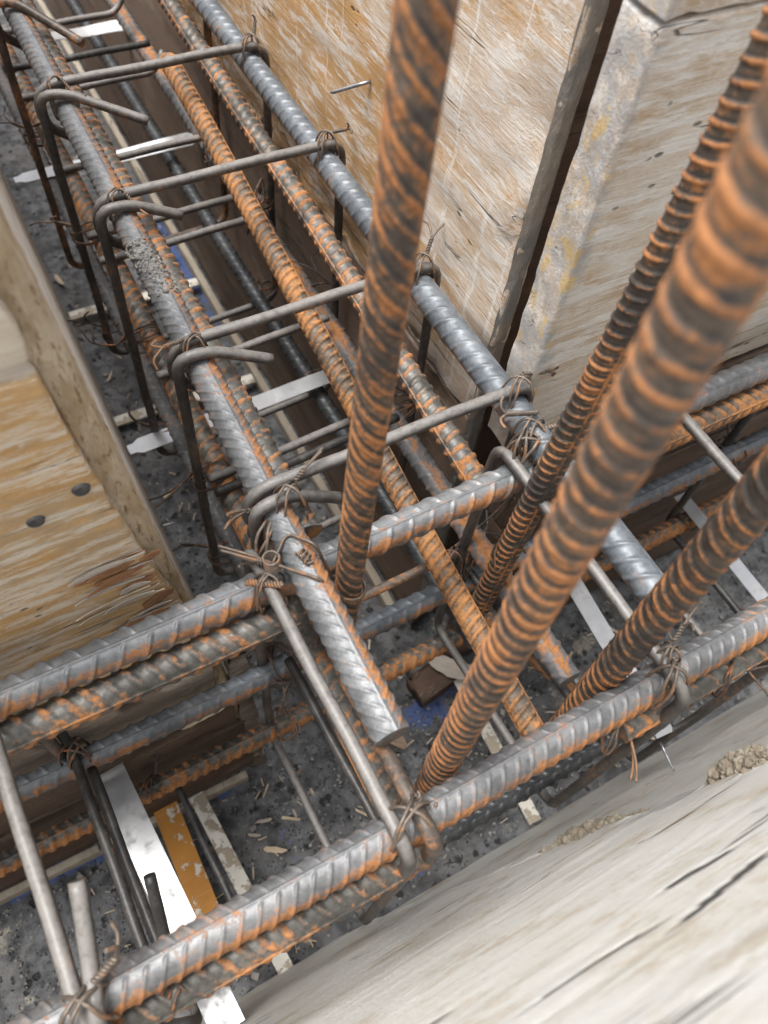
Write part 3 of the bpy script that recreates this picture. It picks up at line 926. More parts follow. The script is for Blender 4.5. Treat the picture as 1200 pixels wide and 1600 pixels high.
rod('cross_tie', [W(-.0945, .258, -.640), W(-.0945, .252, -.6745), W(-.0905, .060, -.6745), W(-.090, .052, -.73)], .0085, M['stirrup_dark'],
    'left one of two dark tie bars beside the wide white band', 'tie bar', LOW)
rod('cross_tie', [W(-.0865, .232, -.687), W(-.0825, .062, -.690), W(-.073, .068, -.640), W(-.0640, .118, -.612)], .0085, M['stirrup_dark'],
    'right one of two dark tie bars beside the wide white band, hook up', 'tie bar', LOW, fillet=.012)
rod('cross_tie', [W(.0925, .230, -.640), W(.0985, .062, -.640)], .0085, M['stirrup_dark'], 'dark thin tie bar below the stirrup by the cut left bar', 'tie bar', LOW)
rod('cross_tie', [W(-.038, .255, -.880), W(-.0255, .045, -.880)], .0075, M['stirrup_dark'], 'thin black tie bar between the orange band and the plastered band', 'tie bar', LOW)
rod('cross_tie', [W(.284, .262, -.662), W(.295, .18, -.662), W(.307, .050, -.662)], .0085, M['stirrup_dark'], 'dark tie bar crossing under the slanting rusty bar near the right upright', 'tie bar', LOW)
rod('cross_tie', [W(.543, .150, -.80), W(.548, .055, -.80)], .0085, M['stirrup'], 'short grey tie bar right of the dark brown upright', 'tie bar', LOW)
rod('cross_tie', [W(.118, .247, -.622), W(.286, .253, -.634)], .0085, M['stirrup_rust'], 'smooth tie bar below the far cross bar, right of the middle upright', 'tie bar', LOW)
for y, xa, xb, up, lab in ((1.17, .13, .268, 1, 'farthest lower tie bar, its tip bent up'),
                           (1.083, .13, .285, 0, 'lower tie bar just beyond the second stirrup'),
                           (1.015, .13, .268, 1, 'lower tie bar just below the second stirrup, tip bent up'),
                           (.862, .13, .279, 0, 'lower tie bar over the second white band'),
                           (.742, .13, .283, 0, 'lower tie bar just below the third stirrup'),
                           (.700, .13, .268, 1, 'lower tie bar between third and fourth stirrups, tip bent up'),
                           (.526, .13, .280, 0, 'lower tie bar just below the fourth stirrup'),
                           (.395, .12, .283, 0, 'first of two lower tie bars above the fifth stirrup'),
                           (.379, .12, .283, 0, 'second of two lower tie bars above the fifth stirrup')):
    p = [W(.092, y, -.588), W(xa, y + .001, -.589), W(xb, y + .012, -.594)]
    if up: p += [W(xb + .018, y + .020, -.574)]
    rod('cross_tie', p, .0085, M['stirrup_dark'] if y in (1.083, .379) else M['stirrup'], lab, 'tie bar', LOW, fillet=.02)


# ------------------------------------------------------------------ flat bands
def band(x0, y0, z0, x1, y1, z1, w, th, mat, label, twist=0.0, notch=False):
    a, b = W(x0, y0, z0), W(x1, y1, z1)
    d = (b - a)
    L = d.length
    d.normalize()
    n = Vector((0, 0, 1))
    s = d.cross(n).normalized()
    n = s.cross(d)
    m = 40
    V, Q = [], []
    for i in range(m + 1):
        t = i / m
        ang = twist * t
        ss = s * math.cos(ang) + n * math.sin(ang)
        nn = n * math.cos(ang) - s * math.sin(ang)
        c = d * (L * t) + n * (0.0008 * math.sin(t * 9))
        ww = w
        if notch and (i < 2 or i > m - 2): ww = w * 0.62
        for u, v in ((-1, -1), (1, -1), (1, 1), (-1, 1)):
            V.append(c + ss * (u * ww / 2) + nn * (v * th / 2))
    for i in range(m):
        for k in range(4):
            Q.append((i * 4 + k, i * 4 + (k + 1) % 4, i * 4 + 4 + (k + 1) % 4, i * 4 + 4 + k))
    V = np.array([tuple(v) for v in V])
    me = np_mesh('flat_band', V, Q, [(3, 2, 1, 0), tuple(m * 4 + k for k in range(4))], smooth=False)
    return tag(link('flat_band', me, mat, None, a), label, 'metal band', BAND)


band(.18, 1.430, -.738, .334, 1.427, -.738, .022, .0012, M['band'], 'short bright band at the far end of the long trench', twist=-.4)
band(.060, 1.083, -.738, .334, 1.087, -.738, .021, .0012, M['band'], 'bright twisted band crossing below the third stirrup', twist=-.5, notch=True)
band(.050, .570, -.738, .334, .578, -.738, .0215, .0012, M['band'], 'bright band crossing the long trench by the middle upright', notch=True)
band(-.0885, .266, -.815, -.0665, .010, -.815, .029, .0014, M['band'], 'wide bright band across the cross trench at the lower left')
band(.438, .270, -.772, .419, .034, -.772, .0215, .0012, M['band'], 'bright band left of the dark brown upright, ending on the near wall')
band(.648, .268, -.80, .643, .02, -.80, .019, .0012, M['band'], 'dull white band at the right edge beyond the near cross bar')
band(.075, 1.146, -1.062, .315, 1.140, -1.060, .020, .003, M['band_plaster'], 'plaster crusted strip on the floor below the third stirrup')
band(.070, .884, -1.062, .315, .878, -1.060, .020, .003, M['band_plaster'], 'plaster crusted strip on the floor below the fourth stirrup')
band(-.0665, .268, -1.050, -.0635, .062, -1.050, .030, .003, M['band_orange'], 'orange coated strip on the floor at the lower left')
band(-.0275, .266, -1.058, -.0075, .036, -1.058, .019, .003, M['band_plaster'], 'plaster crusted strip right of the orange strip')
band(.356, .270, -1.055, .344, .036, -1.055, .018, .003, M['band_plaster'], 'plaster crusted strip under the thick orange upright')


# ------------------------------------------------------------------ wire ties
def tube_into(bufs, A, r, segs=6):
    T, N, B = frames(np.asarray(A))
    th = np.linspace(0, 2 * np.pi, segs, endpoint=False)
    D = N[:, None, :] * np.cos(th)[None, :, None] + B[:, None, :] * np.sin(th)[None, :, None]
    V = (np.asarray(A)[:, None, :] + D * r).reshape(-1, 3)
    n = len(A)
    i = np.arange(n - 1)[:, None] * segs
    j = np.arange(segs)[None]
    j2 = (j + 1) % segs
    Q = np.stack([i + j, i + j2, i + segs + j2, i + segs + j], -1).reshape(-1, 4) + bufs['n']
    bufs['V'].append(V)
    bufs['Q'].append(Q)
    bufs['C'] += [np.arange(segs)[::-1] + bufs['n'], (n - 1) * segs + np.arange(segs) + bufs['n']]
    bufs['n'] += len(V)


def new_buf():
    return {'V': [], 'Q': [], 'C': [], 'n': 0}


def flush(bufs, name, mat, org, parent=None):
    V = np.concatenate(bufs['V'])
    me = np_mesh(name, V - np.array(org), np.concatenate(bufs['Q']), bufs['C'],
                 attrs={'rib': np.zeros(len(V)), 'under': np.zeros(len(V)), 'flank': np.zeros(len(V))})
    return link(name, me, mat, parent, None if parent else org)


def helix(p, q, r, turns, ph, n=None):
    p, q = np.array(p), np.array(q)
    d = q - p
    L = np.linalg.norm(d)
    d = d / L
    a = np.cross(d, (0.3, 0.5, 0.8)); a /= np.linalg.norm(a)
    b = np.cross(d, a)
    t = np.linspace(0, 1, n or int(turns * 10) + 2)[:, None]
    w = 2 * np.pi * turns * t + ph
    return p + d * L * t + r * (a * np.cos(w) + b * np.sin(w))


def tie(c, b1, b2, n, rn, rd, label, mat='wire', loops=3, tail=None, tlen=.016, wire=.00085, seed=0, ends=.018, sag=0):
    """wire wrapped over the crossing of two bars and twisted off; c is the crossing, n the stacking direction"""
    rg = random.Random(seed * 13 + 5)
    n = Vector(n).normalized()
    b1, b2 = Vector(b1).normalized(), Vector(b2).normalized()
    c = W(*c)
    rn, rd, wire, ends = rn * .93, rd * .86, wire * 1.12, ends * .75
    bf = new_buf()
    for k in range(loops):
        s = 1 if k % 2 == 0 or loops < 3 else -1
        d = (b1 + b2 * s).normalized()
        if loops >= 3 and k == loops - 1: d = (b1 * .8 + b2 * rg.uniform(.2, .6)).normalized()
        o = d.cross(n) * (wire * 2.3 * (k - loops / 2) + rg.uniform(-.001, .001))
        aa, bb = rd * rg.uniform(.98, 1.12), rn * rg.uniform(1.0, 1.1)
        A = []
        for i in range(33):
            w = 2 * math.pi * i / 32
            cw, sw = math.cos(w), math.sin(w)
            e = 0.62
            A.append(c + o + d * (aa * (1 - .22 * (sw + 1)) * math.copysign(abs(cw) ** e, cw)) + n * (bb * math.copysign(abs(sw) ** e, sw))
                     + d.cross(n) * (.0016 * math.sin(w * 2 + k)))
        tube_into(bf, np.array([tuple(v) for v in A]), wire)
    td = Vector(tail).normalized() if tail else (b1 * .5 + n + b2 * .4).normalized()
    st = c + (b1 + b2).normalized() * rd * .75 + n * rn * .75
    en = st + td * tlen
    for ph in (0, math.pi):
        tube_into(bf, helix(st, en, wire * 1.05, max(2, tlen / .0045), ph), wire)
        jit = Vector((rg.uniform(-1, 1), rg.uniform(-1, 1), rg.uniform(-.6, .8)))
        e1 = en + (td + jit * .7).normalized() * ends * rg.uniform(.5, 1)
        e2 = e1 + (td * .3 + jit + Vector((0, 0, -sag))).normalized() * ends * .6
        A, _ = resample([tuple(en), tuple(e1), tuple(e2)], ends / 10, ends * .4)
        tube_into(bf, A, wire)
    o = flush(bf, 'wire_tie', M[mat], c)
    return tag(o, label, 'wire tie', TIE)


X, Y, Z = (1, 0, 0), (0, 1, 0), (0, 0, 1)
NX = (-1, 0, 0)
sd = 0


def T(c, b1, b2, n, rn, rd, label, **k):
    global sd
    sd += 1
    return tie(c, b1, b2, n, rn, rd, label, seed=sd, **k)


# on top of the left grey bar
T((.106, .768, -.451), X, Y, Z, .0195, .015, 'thin ties over the left grey bar at the second stirrup', loops=2, tail=(.4, -1, -.5), tlen=.012)
T((.106, .592, -.451), X, Y, Z, .0195, .015, 'thin ties over the left grey bar at the third stirrup', loops=2, tail=(.4, -1, -.6), tlen=.014)
T((.104, .411, -.451), X, Y, Z, .0195, .015, 'tie with an eyelet over the left grey bar at the fourth stirrup', loops=3, tail=(-1, -.15, .1), tlen=.03)
T((.112, .262, -.452), X, Y, Z, .0195, .016, 'tie over the left grey bar at the fifth stirrup', loops=3, tail=(1, .4, .5), tlen=.010)
T((.095, .253, -.470), X, Y, Z, .018, .024, 'coarse coil of wire around the fifth stirrup curl', loops=4, tail=(-1, .4, .1), tlen=.022, wire=.0011)
# on the right blue grey bar
T((.3055, .778, -.451), X, Y, Z, .0195, .016, 'tie over the blue grey bar at the second stirrup', ends=.008, loops=3, tail=(.5, .8, .7), tlen=.014)
T((.3055, .601, -.451), X, Y, Z, .0195, .016, 'tie over the blue grey bar at the third stirrup', ends=.008, loops=3, tail=(1, -.3, .2), tlen=.016)
T((.3055, .421, -.451), X, Y, Z, .0195, .016, 'tie over the blue grey bar behind the middle upright', loops=3, tail=(.6, .5, .7), tlen=.014)
T((.307, .277, -.451), X, Y, Z, .0195, .017, 'tie over the blue grey bar at the fifth stirrup', loops=3, tail=(1, -.4, .1), tlen=.018, mat='wire')
# left legs with second layer bars
T((.098, .955, -.600), Z, Y, NX, .018, .016, 'dark tie on the farthest left stirrup leg', mat='wire_dark', loops=4, ends=.03)
T((.098, .763, -.600), Z, Y, NX, .018, .016, 'orange brown tie on the left leg of the second stirrup', mat='wire', loops=4, tail=(-1, .2, .5), ends=.03)
T((.098, .590, -.602), Z, Y, NX, .018, .017, 'dark tangle on the left leg of the third stirrup', mat='wire_dark', loops=5, tail=(-1, -.6, -.3), ends=.035)
T((.098, .408, -.603), Z, Y, NX, .018, .017, 'dark tangle on the left leg of the fourth stirrup', mat='wire_dark', loops=5, tail=(-1, -.4, -.5), ends=.035)
T((.098, .262, -.604), Z, Y, NX, .018, .017, 'rusty tangle on the left leg of the fifth stirrup', mat='wire_dark', loops=5, tail=(-1, .3, -.2), ends=.03)
T((.098, .760, -.750), Z, Y, NX, .018, .017, 'deep tie at the foot of the second stirrup, left side', mat='wire_dark', loops=4, ends=.03)
T((.098, .585, -.746), Z, Y, NX, .018, .017, 'deep tie at the foot of the third stirrup, left side', mat='wire_dark', loops=4, ends=.03)
T((.098, .405, -.742), Z, Y, NX, .018, .017, 'deep tie at the foot of the fourth stirrup, left side', mat='wire_dark', loops=4, ends=.03)
# right lower crossings
T((.304, .955, -.630), Z, Y, X, .018, .016, 'dark tie on the right leg of the farthest stirrup', mat='wire_dark', loops=3, ends=.03)
T((.304, .779, -.628), Z, Y, X, .018, .016, 'dark tie on the right leg of the second stirrup', mat='wire_dark', loops=4, tail=(-.3, -.7, -.5), ends=.03)
T((.304, .602, -.626), Z, Y, X, .018, .016, 'dark tie on the right leg of the third stirrup', mat='wire_dark', loops=3, tail=(-.5, .8, .4), ends=.035)
T((.304, .422, -.624), Z, Y, X, .018, .018, 'dark spiky tangle on the right leg of the fourth stirrup', mat='wire_dark', loops=5, tail=(-.7, .3, .6), ends=.04)
T((.303, .779, -.770), Z, Y, X, .018, .015, 'deep tie at the foot of the second stirrup, right side', mat='wire_dark', loops=4, tail=(-1, -.4, .2))
T((.303, .602, -.766), Z, Y, X, .018, .015, 'deep tie at the foot of the third stirrup, right side', mat='wire_dark', loops=4, tail=(1, .4, .2))
T((.282, .868, -.612), X, Y, Z, .018, .016, 'tie where a lower tie bar meets the second white band', mat='wire_dark', loops=3, tail=(-.4, -.8, -.6), tlen=.022)
T((.266, .690, -.560), (1, 0, .5), Y, (.3, 0, 1), .026, .022, 'black loop around the slanting rusty bar', mat='wire_dark', loops=2, tail=(-.3, -.8, -.9), tlen=.016)
T((.262, .245, -.632), X, Y, Z, .021, .017, 'thin tie under the far cross bar by the slanting rusty bar', mat='wire_dark', loops=3, tail=(1, .2, .2), ends=.05)
T((.290, .246, -.650), X, Y, Z, .029, .018, 'long loose wires at the corner below the far cross bar', mat='wire_dark', loops=4, tail=(1, .5, .3), ends=.05)
# cross cage
T((.293, .238, -.468), X, Y, Z, .021, .018, 'bundle of twisted wire at the right wall corner', loops=5, tail=(1, -.5, .35), tlen=.034, wire=.0011, ends=.012)
T((.300, .245, -.455), X, (0, 1, .3), Z, .012, .018, 'second twist of wire above the right wall corner', loops=3, tail=(-.9, .1, .3), tlen=.03, wire=.0010)
T((.078, .220, -.475), X, Y, Z, .019, .016, 'tie where the stirrup by the cut left bar meets the far cross bar', loops=3, tail=(-.8, .5, .3), tlen=.012)
T((.088, .050, -.474), X, Y, Z, .020, .022, 'rusty strap over twin rods at the near cross bar, twisted below', loops=3, tail=(.05, -.75, -.8), tlen=.018, wire=.0011)
T((.280, .048, -.476), X, Y, Z, .021, .018, 'wire knot at the bent stirrup on the near cross bar', loops=3, tail=(-.5, -.7, -.8), tlen=.02, wire=.0011)
T((.286, .060, -.464), X, (0, 1, .2), Z, .010, .012, 'small wire turn on the stirrup just above the near cross bar', loops=3, tail=(.8, .4, .3), tlen=.012)
T((-.097, .0475, -.475), X, Y, Z, .020, .018, 'rusty strap at the lower left corner hook', loops=3, tail=(1, .3, .4), tlen=.016, wire=.0011)
T((-.0925, .246, -.683), X, Y, Z, .020, .017, 'rusty tangle at the top of the two dark tie bars', mat='wire_dark', loops=5, tail=(-1, -.1, .2), ends=.04, wire=.001)
T((-.060, .246, -.868), Y, X, Z, .018, .018, 'rusty wire bunch on the lowest cross bar by the wide band', mat='wire_dark', loops=4, ends=.03)
T((.090, .243, -.672), X, Z, Y, .019, .017, 'rusty tie hanging on the middle cross bar below the stirrup', mat='wire_dark', loops=4, tail=(-1, .1, .2), tlen=.02, ends=.02)
T((.088, .244, -.858), X, Z, Y, .019, .017, 'orange wraps on the lowest cross bar near the middle', mat='wire', loops=4, ends=.03)
T((-.06, .036, -.52), X, Y, Z, .022, .016, 'tangle of wire under the near cross bar at the lower left', mat='wire_dark', loops=4, tail=(.3, -.4, -.9), ends=.04)
T((.245, .040, -.512), X, Y, Z, .016, .014, 'loose orange wires under the near cross bar', mat='wire', loops=2, tail=(.2, -.6, -.5), ends=.03)
T((.345, .036, -.515), X, Y, Z, .016, .016, 'dark loose wires under the near cross bar at the right', mat='wire_dark', loops=2, tail=(.5, -.7, -.4), ends=.04)
T((.628, .244, -.665), X, Z, Y, .018, .016, 'dark wire bunch on the middle cross bar at the right edge', mat='wire_dark', loops=4, ends=.03)
T((.642, .242, -.815), X, Z, Y, .018, .016, 'dark wire bunch on the lowest cross bar at the right edge', mat='wire_dark', loops=4, ends=.03)
T((.2535, .0700, -.488), (1, 0, 0), (0, 1, -.3), (0, .3, 1), .011, .013, 'double turn of wire low on the dark brown upright', loops=2, tail=(.7, -.3, -.5), tlen=.01)
T((.277, .205, -.56), (1, 0, 0), (0, 1, 0), (0, .2, 1), .012, .013, 'coil of wire round the upright before the wall corner', loops=4, tail=(.6, -.5, -.5), tlen=.012, mat='wire')


def main_knot():
    """long loop from the middle upright to a fat knot beside the left grey bar"""
    bf = new_buf()
    w = .0010
    kn = W(.0835, .226, -.452)
    u = W(.1305, .2065, -.492)
    for k in range(2):
        A = []
        for i in range(25):
            a = math.pi * (-.75 + 1.5 * i / 24)
            A.append(u + Vector((math.cos(a) * .0118, math.sin(a) * .0118, .0022 * k + .004 * math.cos(a) * -1)))
        a0, a1 = A[0], A[-1]
        mid0 = W(.104, .199, -.4455 + .002 * k)
        mid1 = W(.112, .222, -.4440 + .002 * k)
        P = [tuple(kn), tuple(mid0)] + [tuple(v) for v in A] + [tuple(mid1), tuple(W(.100, .240, -.4465)), tuple(kn)]
        B, _ = resample(P, .0016, .006)
        tube_into(bf, B, w)
    for k in range(5):
        A = [kn + Vector((math.cos(t) * .0052, math.sin(t) * .0052 + .0005 * k, (k - 2) * .0017 + .0006 * t / 6)) for t in np.linspace(0, 6.4, 22)]
        tube_into(bf, np.array([tuple(v) for v in A]), w)
    for dy in (0, .0035):
        A, _ = resample([tuple(kn), tuple(W(.072, .232 + dy, -.447)), tuple(W(.0565, .246 + dy, -.446))], .002, .004)
        tube_into(bf, A, w)
    tube_into(bf, helix(W(.084, .212, -.458), W(.064, .226, -.462), .0016, 6, 0), w)
    tube_into(bf, helix(W(.084, .212, -.458), W(.064, .226, -.462), .0016, 6, 3.1), w)
    tube_into(bf, helix(W(.101, .224, -.4455), W(.104, .213, -.4440), .0030, 3.5, 0), .0008)
    return tag(flush(bf, 'wire_knot', M['wire'], kn), 'fat wire knot by the left grey bar looping round the middle upright', 'wire tie', TIE)


main_knot()


# ------------------------------------------------------------------ nails
def nail(p, d, L, r, label, head=False, mat='nail'):
    p = W(*p)
    d = Vector(d).normalized()
    A = np.array([tuple(p + d * (L * t)) for t in (0, .3, .6, .9, .93, 1.0)])
    rad = np.array([r, r, r, r, r * .9, r * .12])
    me, org = sweep('nail', A, rad, 12)
    tag(link('nail', me, M[mat], None, org), label, 'nail', NAIL)


nail((.3345, .578, -.377), (-1, .86, -.66), .040, .0016, 'bright nail sticking out of the right wall')
nail((.0520, .500, -.80), (1, -.12, -.05), .016, .0013, 'short nail poking out of the left wall near the cage')
nail((.404, .030, -.762), (-.12, -1.0, -.15), .030, .0014, 'bright nail by the near wall right of the bent stirrup')


def nail_head(x, z, label):
    bf = []
    n = 20
    V = [(0, -.0010, 0)]
    for rr, yy in ((.0030, -.0011), (.0046, -.0008), (.0050, .0004), (.0050, .004)):
        for k in range(n):
            a = 2 * math.pi * k / n
            V.append((rr * math.cos(a) * (1 + .05 * math.sin(3 * a)), yy, rr * math.sin(a)))
    Q, C = [], []
    for k in range(n):
        C.append((0, 1 + k, 1 + (k + 1) % n))
    for b in range(3):
        for k in range(n):
            a0 = 1 + b * n
            Q.append((a0 + k, a0 + n + k, a0 + n + (k + 1) % n, a0 + (k + 1) % n))
    me = np_mesh('nail_head', np.array(V), Q, C, attrs={'rib': np.zeros(len(V)), 'under': np.zeros(len(V)), 'flank': np.zeros(len(V))})
    tag(link('nail', me, M['dark_bar'], None, W(x, .2645, z)), label, 'nail', NAIL)


nail_head(-.0335, -.374, 'lower left of two nail heads in the golden plywood')
nail_head(-.0060, -.361, 'upper right of two nail heads in the golden plywood')


# ------------------------------------------------------------------ torn wood, splinters, chips, mortar
def sliver(name, L, w, th, mat, seed, parent=None, loc=None, rot=(0, 0, 0), label=None, cat=None, group=None, bend=.1):
    """a torn piece of wood: long, tapering to ragged points, thin"""
    rg = np.random.default_rng(seed)
    n, m = 18, 6
    t = np.linspace(0, 1, n)
    top = w / 2 * np.minimum(1, (t / .12) ** .6) * np.clip((1 - t) / .45, .04, 1) ** .7 * (1 + .25 * (rg.random(n) - .5))
    bot = w / 2 * np.minimum(1, (t / .2) ** .5) * np.clip((1 - t) / .25, .04, 1) ** .6 * (1 + .25 * (rg.random(n) - .5))
    V, Q = [], []
    for i in range(n):
        for k in range(m):
            v = k / (m - 1)
            yy = -bot[i] + (bot[i] + top[i]) * v
            zz = bend * L * (t[i] - .5) ** 2 + th * .25 * (rg.random() - .5)
            V.append((L * (t[i] - .5), yy, zz))
        for k in range(m):
            v = k / (m - 1)
            yy = -bot[i] + (bot[i] + top[i]) * v
            V.append((L * (t[i] - .5), yy * .96, bend * L * (t[i] - .5) ** 2 - th * (.5 + .5 * math.sin(math.pi * v))))
    s = 2 * m
    for i in range(n - 1):
        for k in range(m - 1):
            Q.append((i * s + k, (i + 1) * s + k, (i + 1) * s + k + 1, i * s + k + 1))
            Q.append((i * s + m + k + 1, (i + 1) * s + m + k + 1, (i + 1) * s + m + k, i * s + m + k))
        Q.append((i * s, i * s + m, (i + 1) * s + m, (i + 1) * s))
        Q.append((i * s + m - 1, (i + 1) * s + m - 1, (i + 1) * s + 2 * m - 1, i * s + 2 * m - 1))
    ends = []
    for i, rv in ((0, False), (n - 1, True)):
        g = [i * s + k for k in range(m)] + [i * s + 2 * m - 1 - k for k in range(m)]
        ends.append(g[::-1] if rv else g)
    me = np_mesh(name, np.array(V), Q, ends, smooth=False)
    o = link(name, me, mat, parent)
    o.location = loc
    o.rotation_euler = rot
    if parent: o.matrix_parent_inverse = Matrix.Translation(-parent.location)
    return tag(o, label, cat, group)


FR = math.pi / 2   # slivers on the front sheet lie in the vertical plane
rgv = random.Random(21)
for k in range(30):
    z = rgv.choice((rgv.uniform(-.565, -.515), rgv.uniform(-.500, -.440)))
    L = rgv.uniform(.018, .060)
    xr = .0285 - .098 * (z + .563) - rgv.uniform(.0, .012)
    mt = rgv.choice(('torn_grey', 'torn_grey', 'splinter', 'torn_brown'))
    sliver('torn_veneer', L, rgv.uniform(.0022, .0060), .0009, M[mt], 200 + k, wl, W(xr - L / 2, .2637 - rgv.uniform(0, .0022), z), (FR, -.09 + rgv.uniform(-.05, .05), 0), bend=rgv.uniform(-.2, .3))
for x, z, L, w in ((.012, -.509, .026, .012), (.016, -.452, .016, .007)):
    sliver('torn_veneer', L, w, .001, M['torn_brown'], 260, wl, W(x, .2640, z), (FR, -.5, 0))

SPL = 'splinters on the left planks'
sliver('splinter', .110, .006, .0016, M['splinter'], 301, None, W(.000, .2585, -.722), (FR * .9, -.10, 0), 'long thin pale splinter under the olive bar at the left', 'splinter', SPL)
sliver('splinter', .085, .012, .003, M['splinter'], 302, None, W(-.060, .2570, -.730), (FR * .8, -.06, 0), 'thick torn splinter above the wide white band', 'splinter', SPL)
sliver('splinter', .045, .008, .002, M['splinter'], 303, None, W(.012, .258, -.768), (FR * .8, -.12, 0), 'pale splinter stuck behind the middle cross bar', 'splinter', SPL)

# scraps on the floor
sliver('scrap_board', .200, .048, .010, M['scrap'], 310, None, W(.215, .292, -1.055), (0, 0, -1.30), 'brown pointed scrap of board lying on the floor by the cut left bar', 'scrap board', bend=.0)
bl = link('wood_block', box_mesh('wood_block', -.035, .035, -.022, .022, 0, .035, cell=.008, r=.002, amp=.0014, scale=(60, 60, 60), seed=81, edge=.01), M['plank_brown'], None, W(.322, .262, -1.078))
bl.rotation_euler = (0, 0, .12)
tag(bl, 'small brown wood block on the floor in the far corner', 'wood block')
sliver('scrap_board', .14, .026, .004, M['torn_grey'], 311, None, W(.372, .236, -1.035), (.1, .05, -.75), 'torn grey strip lying by the wood block', 'scrap board', bend=.02)
sliver('scrap_board', .10, .018, .006, M['torn_brown'], 312, None, W(.455, .17, -.99), (.1, -.2, -1.2), 'rusty brown stick left of the square cut bar', 'scrap board', bend=.02)
post = link('corner_post', box_mesh('corner_post', 0, .022, 0, .016, 0, .40, cell=.02, r=.002, amp=.001, seed=83, edge=.006), M['plank_grey'], None, W(.048, .268, -1.08))
tag(post, 'narrow grey post at the corner of the left block', 'post')

rg = random.Random(5)
spots = [(.035, .162, .030), (.036, .200, .022), (.019, .19, .018), (.345, .085, .016), (.128, .114, .020), (.150, .078, .018), (.05, .11, .020), (.0, .15, .016),
         (.075, .19, .014), (.10, .235, .016), (.17, .14, .014), (.085, 1.25, .03), (.095, .99, .025), (.10, .72, .02), (.42, .16, .02), (.50, .2, .018), (-.13, .18, .02), (-.16, .11, .016)]
adj = ['pale', 'grey', 'curled', 'broad', 'narrow', 'broken']
where = ['below the stirrup by the cut left bar', 'left of the brown scrap board', 'beside the plastered strip', 'by the near wall right of the knot', 'under the cut left bar',
         'behind the near cross bar', 'on the dark concrete left of the near knot', 'right of the orange strip', 'by the left corner post', 'below the far cross bar', 'under the thick upright',
         'far down the long trench at the left', 'beside the farthest plaster strip', 'below the left wall nail', 'near the bright right band', 'by the right planks', 'left of the two dark tie bars', 'at the lower left of the floor']
for k, (x, y, L) in enumerate(spots):
    sliver('wood_chip', L, L * rg.uniform(.12, .3), .0012, M[rg.choice(['splinter', 'torn_grey', 'splinter', 'torn_brown'])], 400 + k, None, W(x, y, -1.070 + rg.uniform(0, .004)),
           (rg.uniform(-.3, .3), rg.uniform(-.3, .3), rg.uniform(0, 6.28)), 'small wood chip ' + where[k], 'wood chip', CHIP, bend=rg.uniform(.05, .5))


def shavings():
    """sawdust, splinters and shavings strewn over the floor"""
    V, Q, off = [], [], 0
    fq = np.array([(0, 1, 3, 2), (4, 6, 7, 5), (0, 4, 5, 1), (2, 3, 7, 6), (0, 2, 6, 4), (1, 5, 7, 3)])
    base = np.array([(sx, sy, sz) for sx in (-1, 1) for sy in (-1, 1) for sz in (-1, 1)], float)
    for k in range(240):
        if k % 3 == 0: x, y = RNG.uniform(.08, .31), RNG.uniform(.28, 1.6)
        else: x, y = RNG.uniform(-.2, .7), RNG.uniform(.045, .255)
        L = RNG.uniform(.002, .009) * (1 + .8 * (RNG.random() > .85))
        b_ = base * np.array((L, L * RNG.uniform(.06, .2), .0006)) * RNG.uniform(.6, 1.1, (8, 1))
        b_[:, 2] += RNG.uniform(-.25, .25) * b_[:, 0]
        a_ = RNG.random() * 6.28
        c, sn = math.cos(a_), math.sin(a_)
        V.append(np.stack([b_[:, 0] * c - b_[:, 1] * sn + x, b_[:, 0] * sn + b_[:, 1] * c + y, b_[:, 2] + .007], 1))
        Q.append(fq + off)
        off += 8
    return np_mesh('shavings', np.concatenate(V), np.concatenate(Q), smooth=False)


tag(link('shavings', shavings(), M['splinter']), 'sawdust and wood shavings strewn on the trench floor', kind='stuff')


def crumbs():
    """small stones and crumbs scattered on the trench floor"""
    V, Q, off = [], [], 0
    base = np.array([(sx, sy, sz) for sx in (-1, 1) for sy in (-1, 1) for sz in (-1, 1)], float)
    fq = np.array([(0, 1, 3, 2), (4, 6, 7, 5), (0, 4, 5, 1), (2, 3, 7, 6), (0, 2, 6, 4), (1, 5, 7, 3)])
    for k in range(1800):
        if k % 3 == 0: x, y = RNG.uniform(.07, .32), RNG.uniform(.25, 1.7)
        else: x, y = RNG.uniform(-.35, .8), RNG.uniform(.04, .26)
        s = RNG.uniform(.0006, .0022) * (1 + 1.2 * (RNG.random() > .95))
        a = RNG.random() * 6.28
        b = base * s * RNG.uniform(.5, 1.2, (8, 1)) * np.array((1, .8, .6))
        c, sn = math.cos(a), math.sin(a)
        V.append(np.stack([b[:, 0] * c - b[:, 1] * sn + x, b[:, 0] * sn + b[:, 1] * c + y, b[:, 2] + .001], 1))
        Q.append(fq + off)
        off += 8
    return np_mesh('crumbs', np.concatenate(V), np.concatenate(Q), smooth=False)


M['grit'] = mat_rough('grit', (0.20, 0.19, 0.18), (0.30, 0.28, 0.25), (0.10, 0.10, 0.10), 60, 0.001)
tag(link('crumbs', crumbs(), M['grit']), 'loose crumbs and grit on the trench floor', kind='stuff')


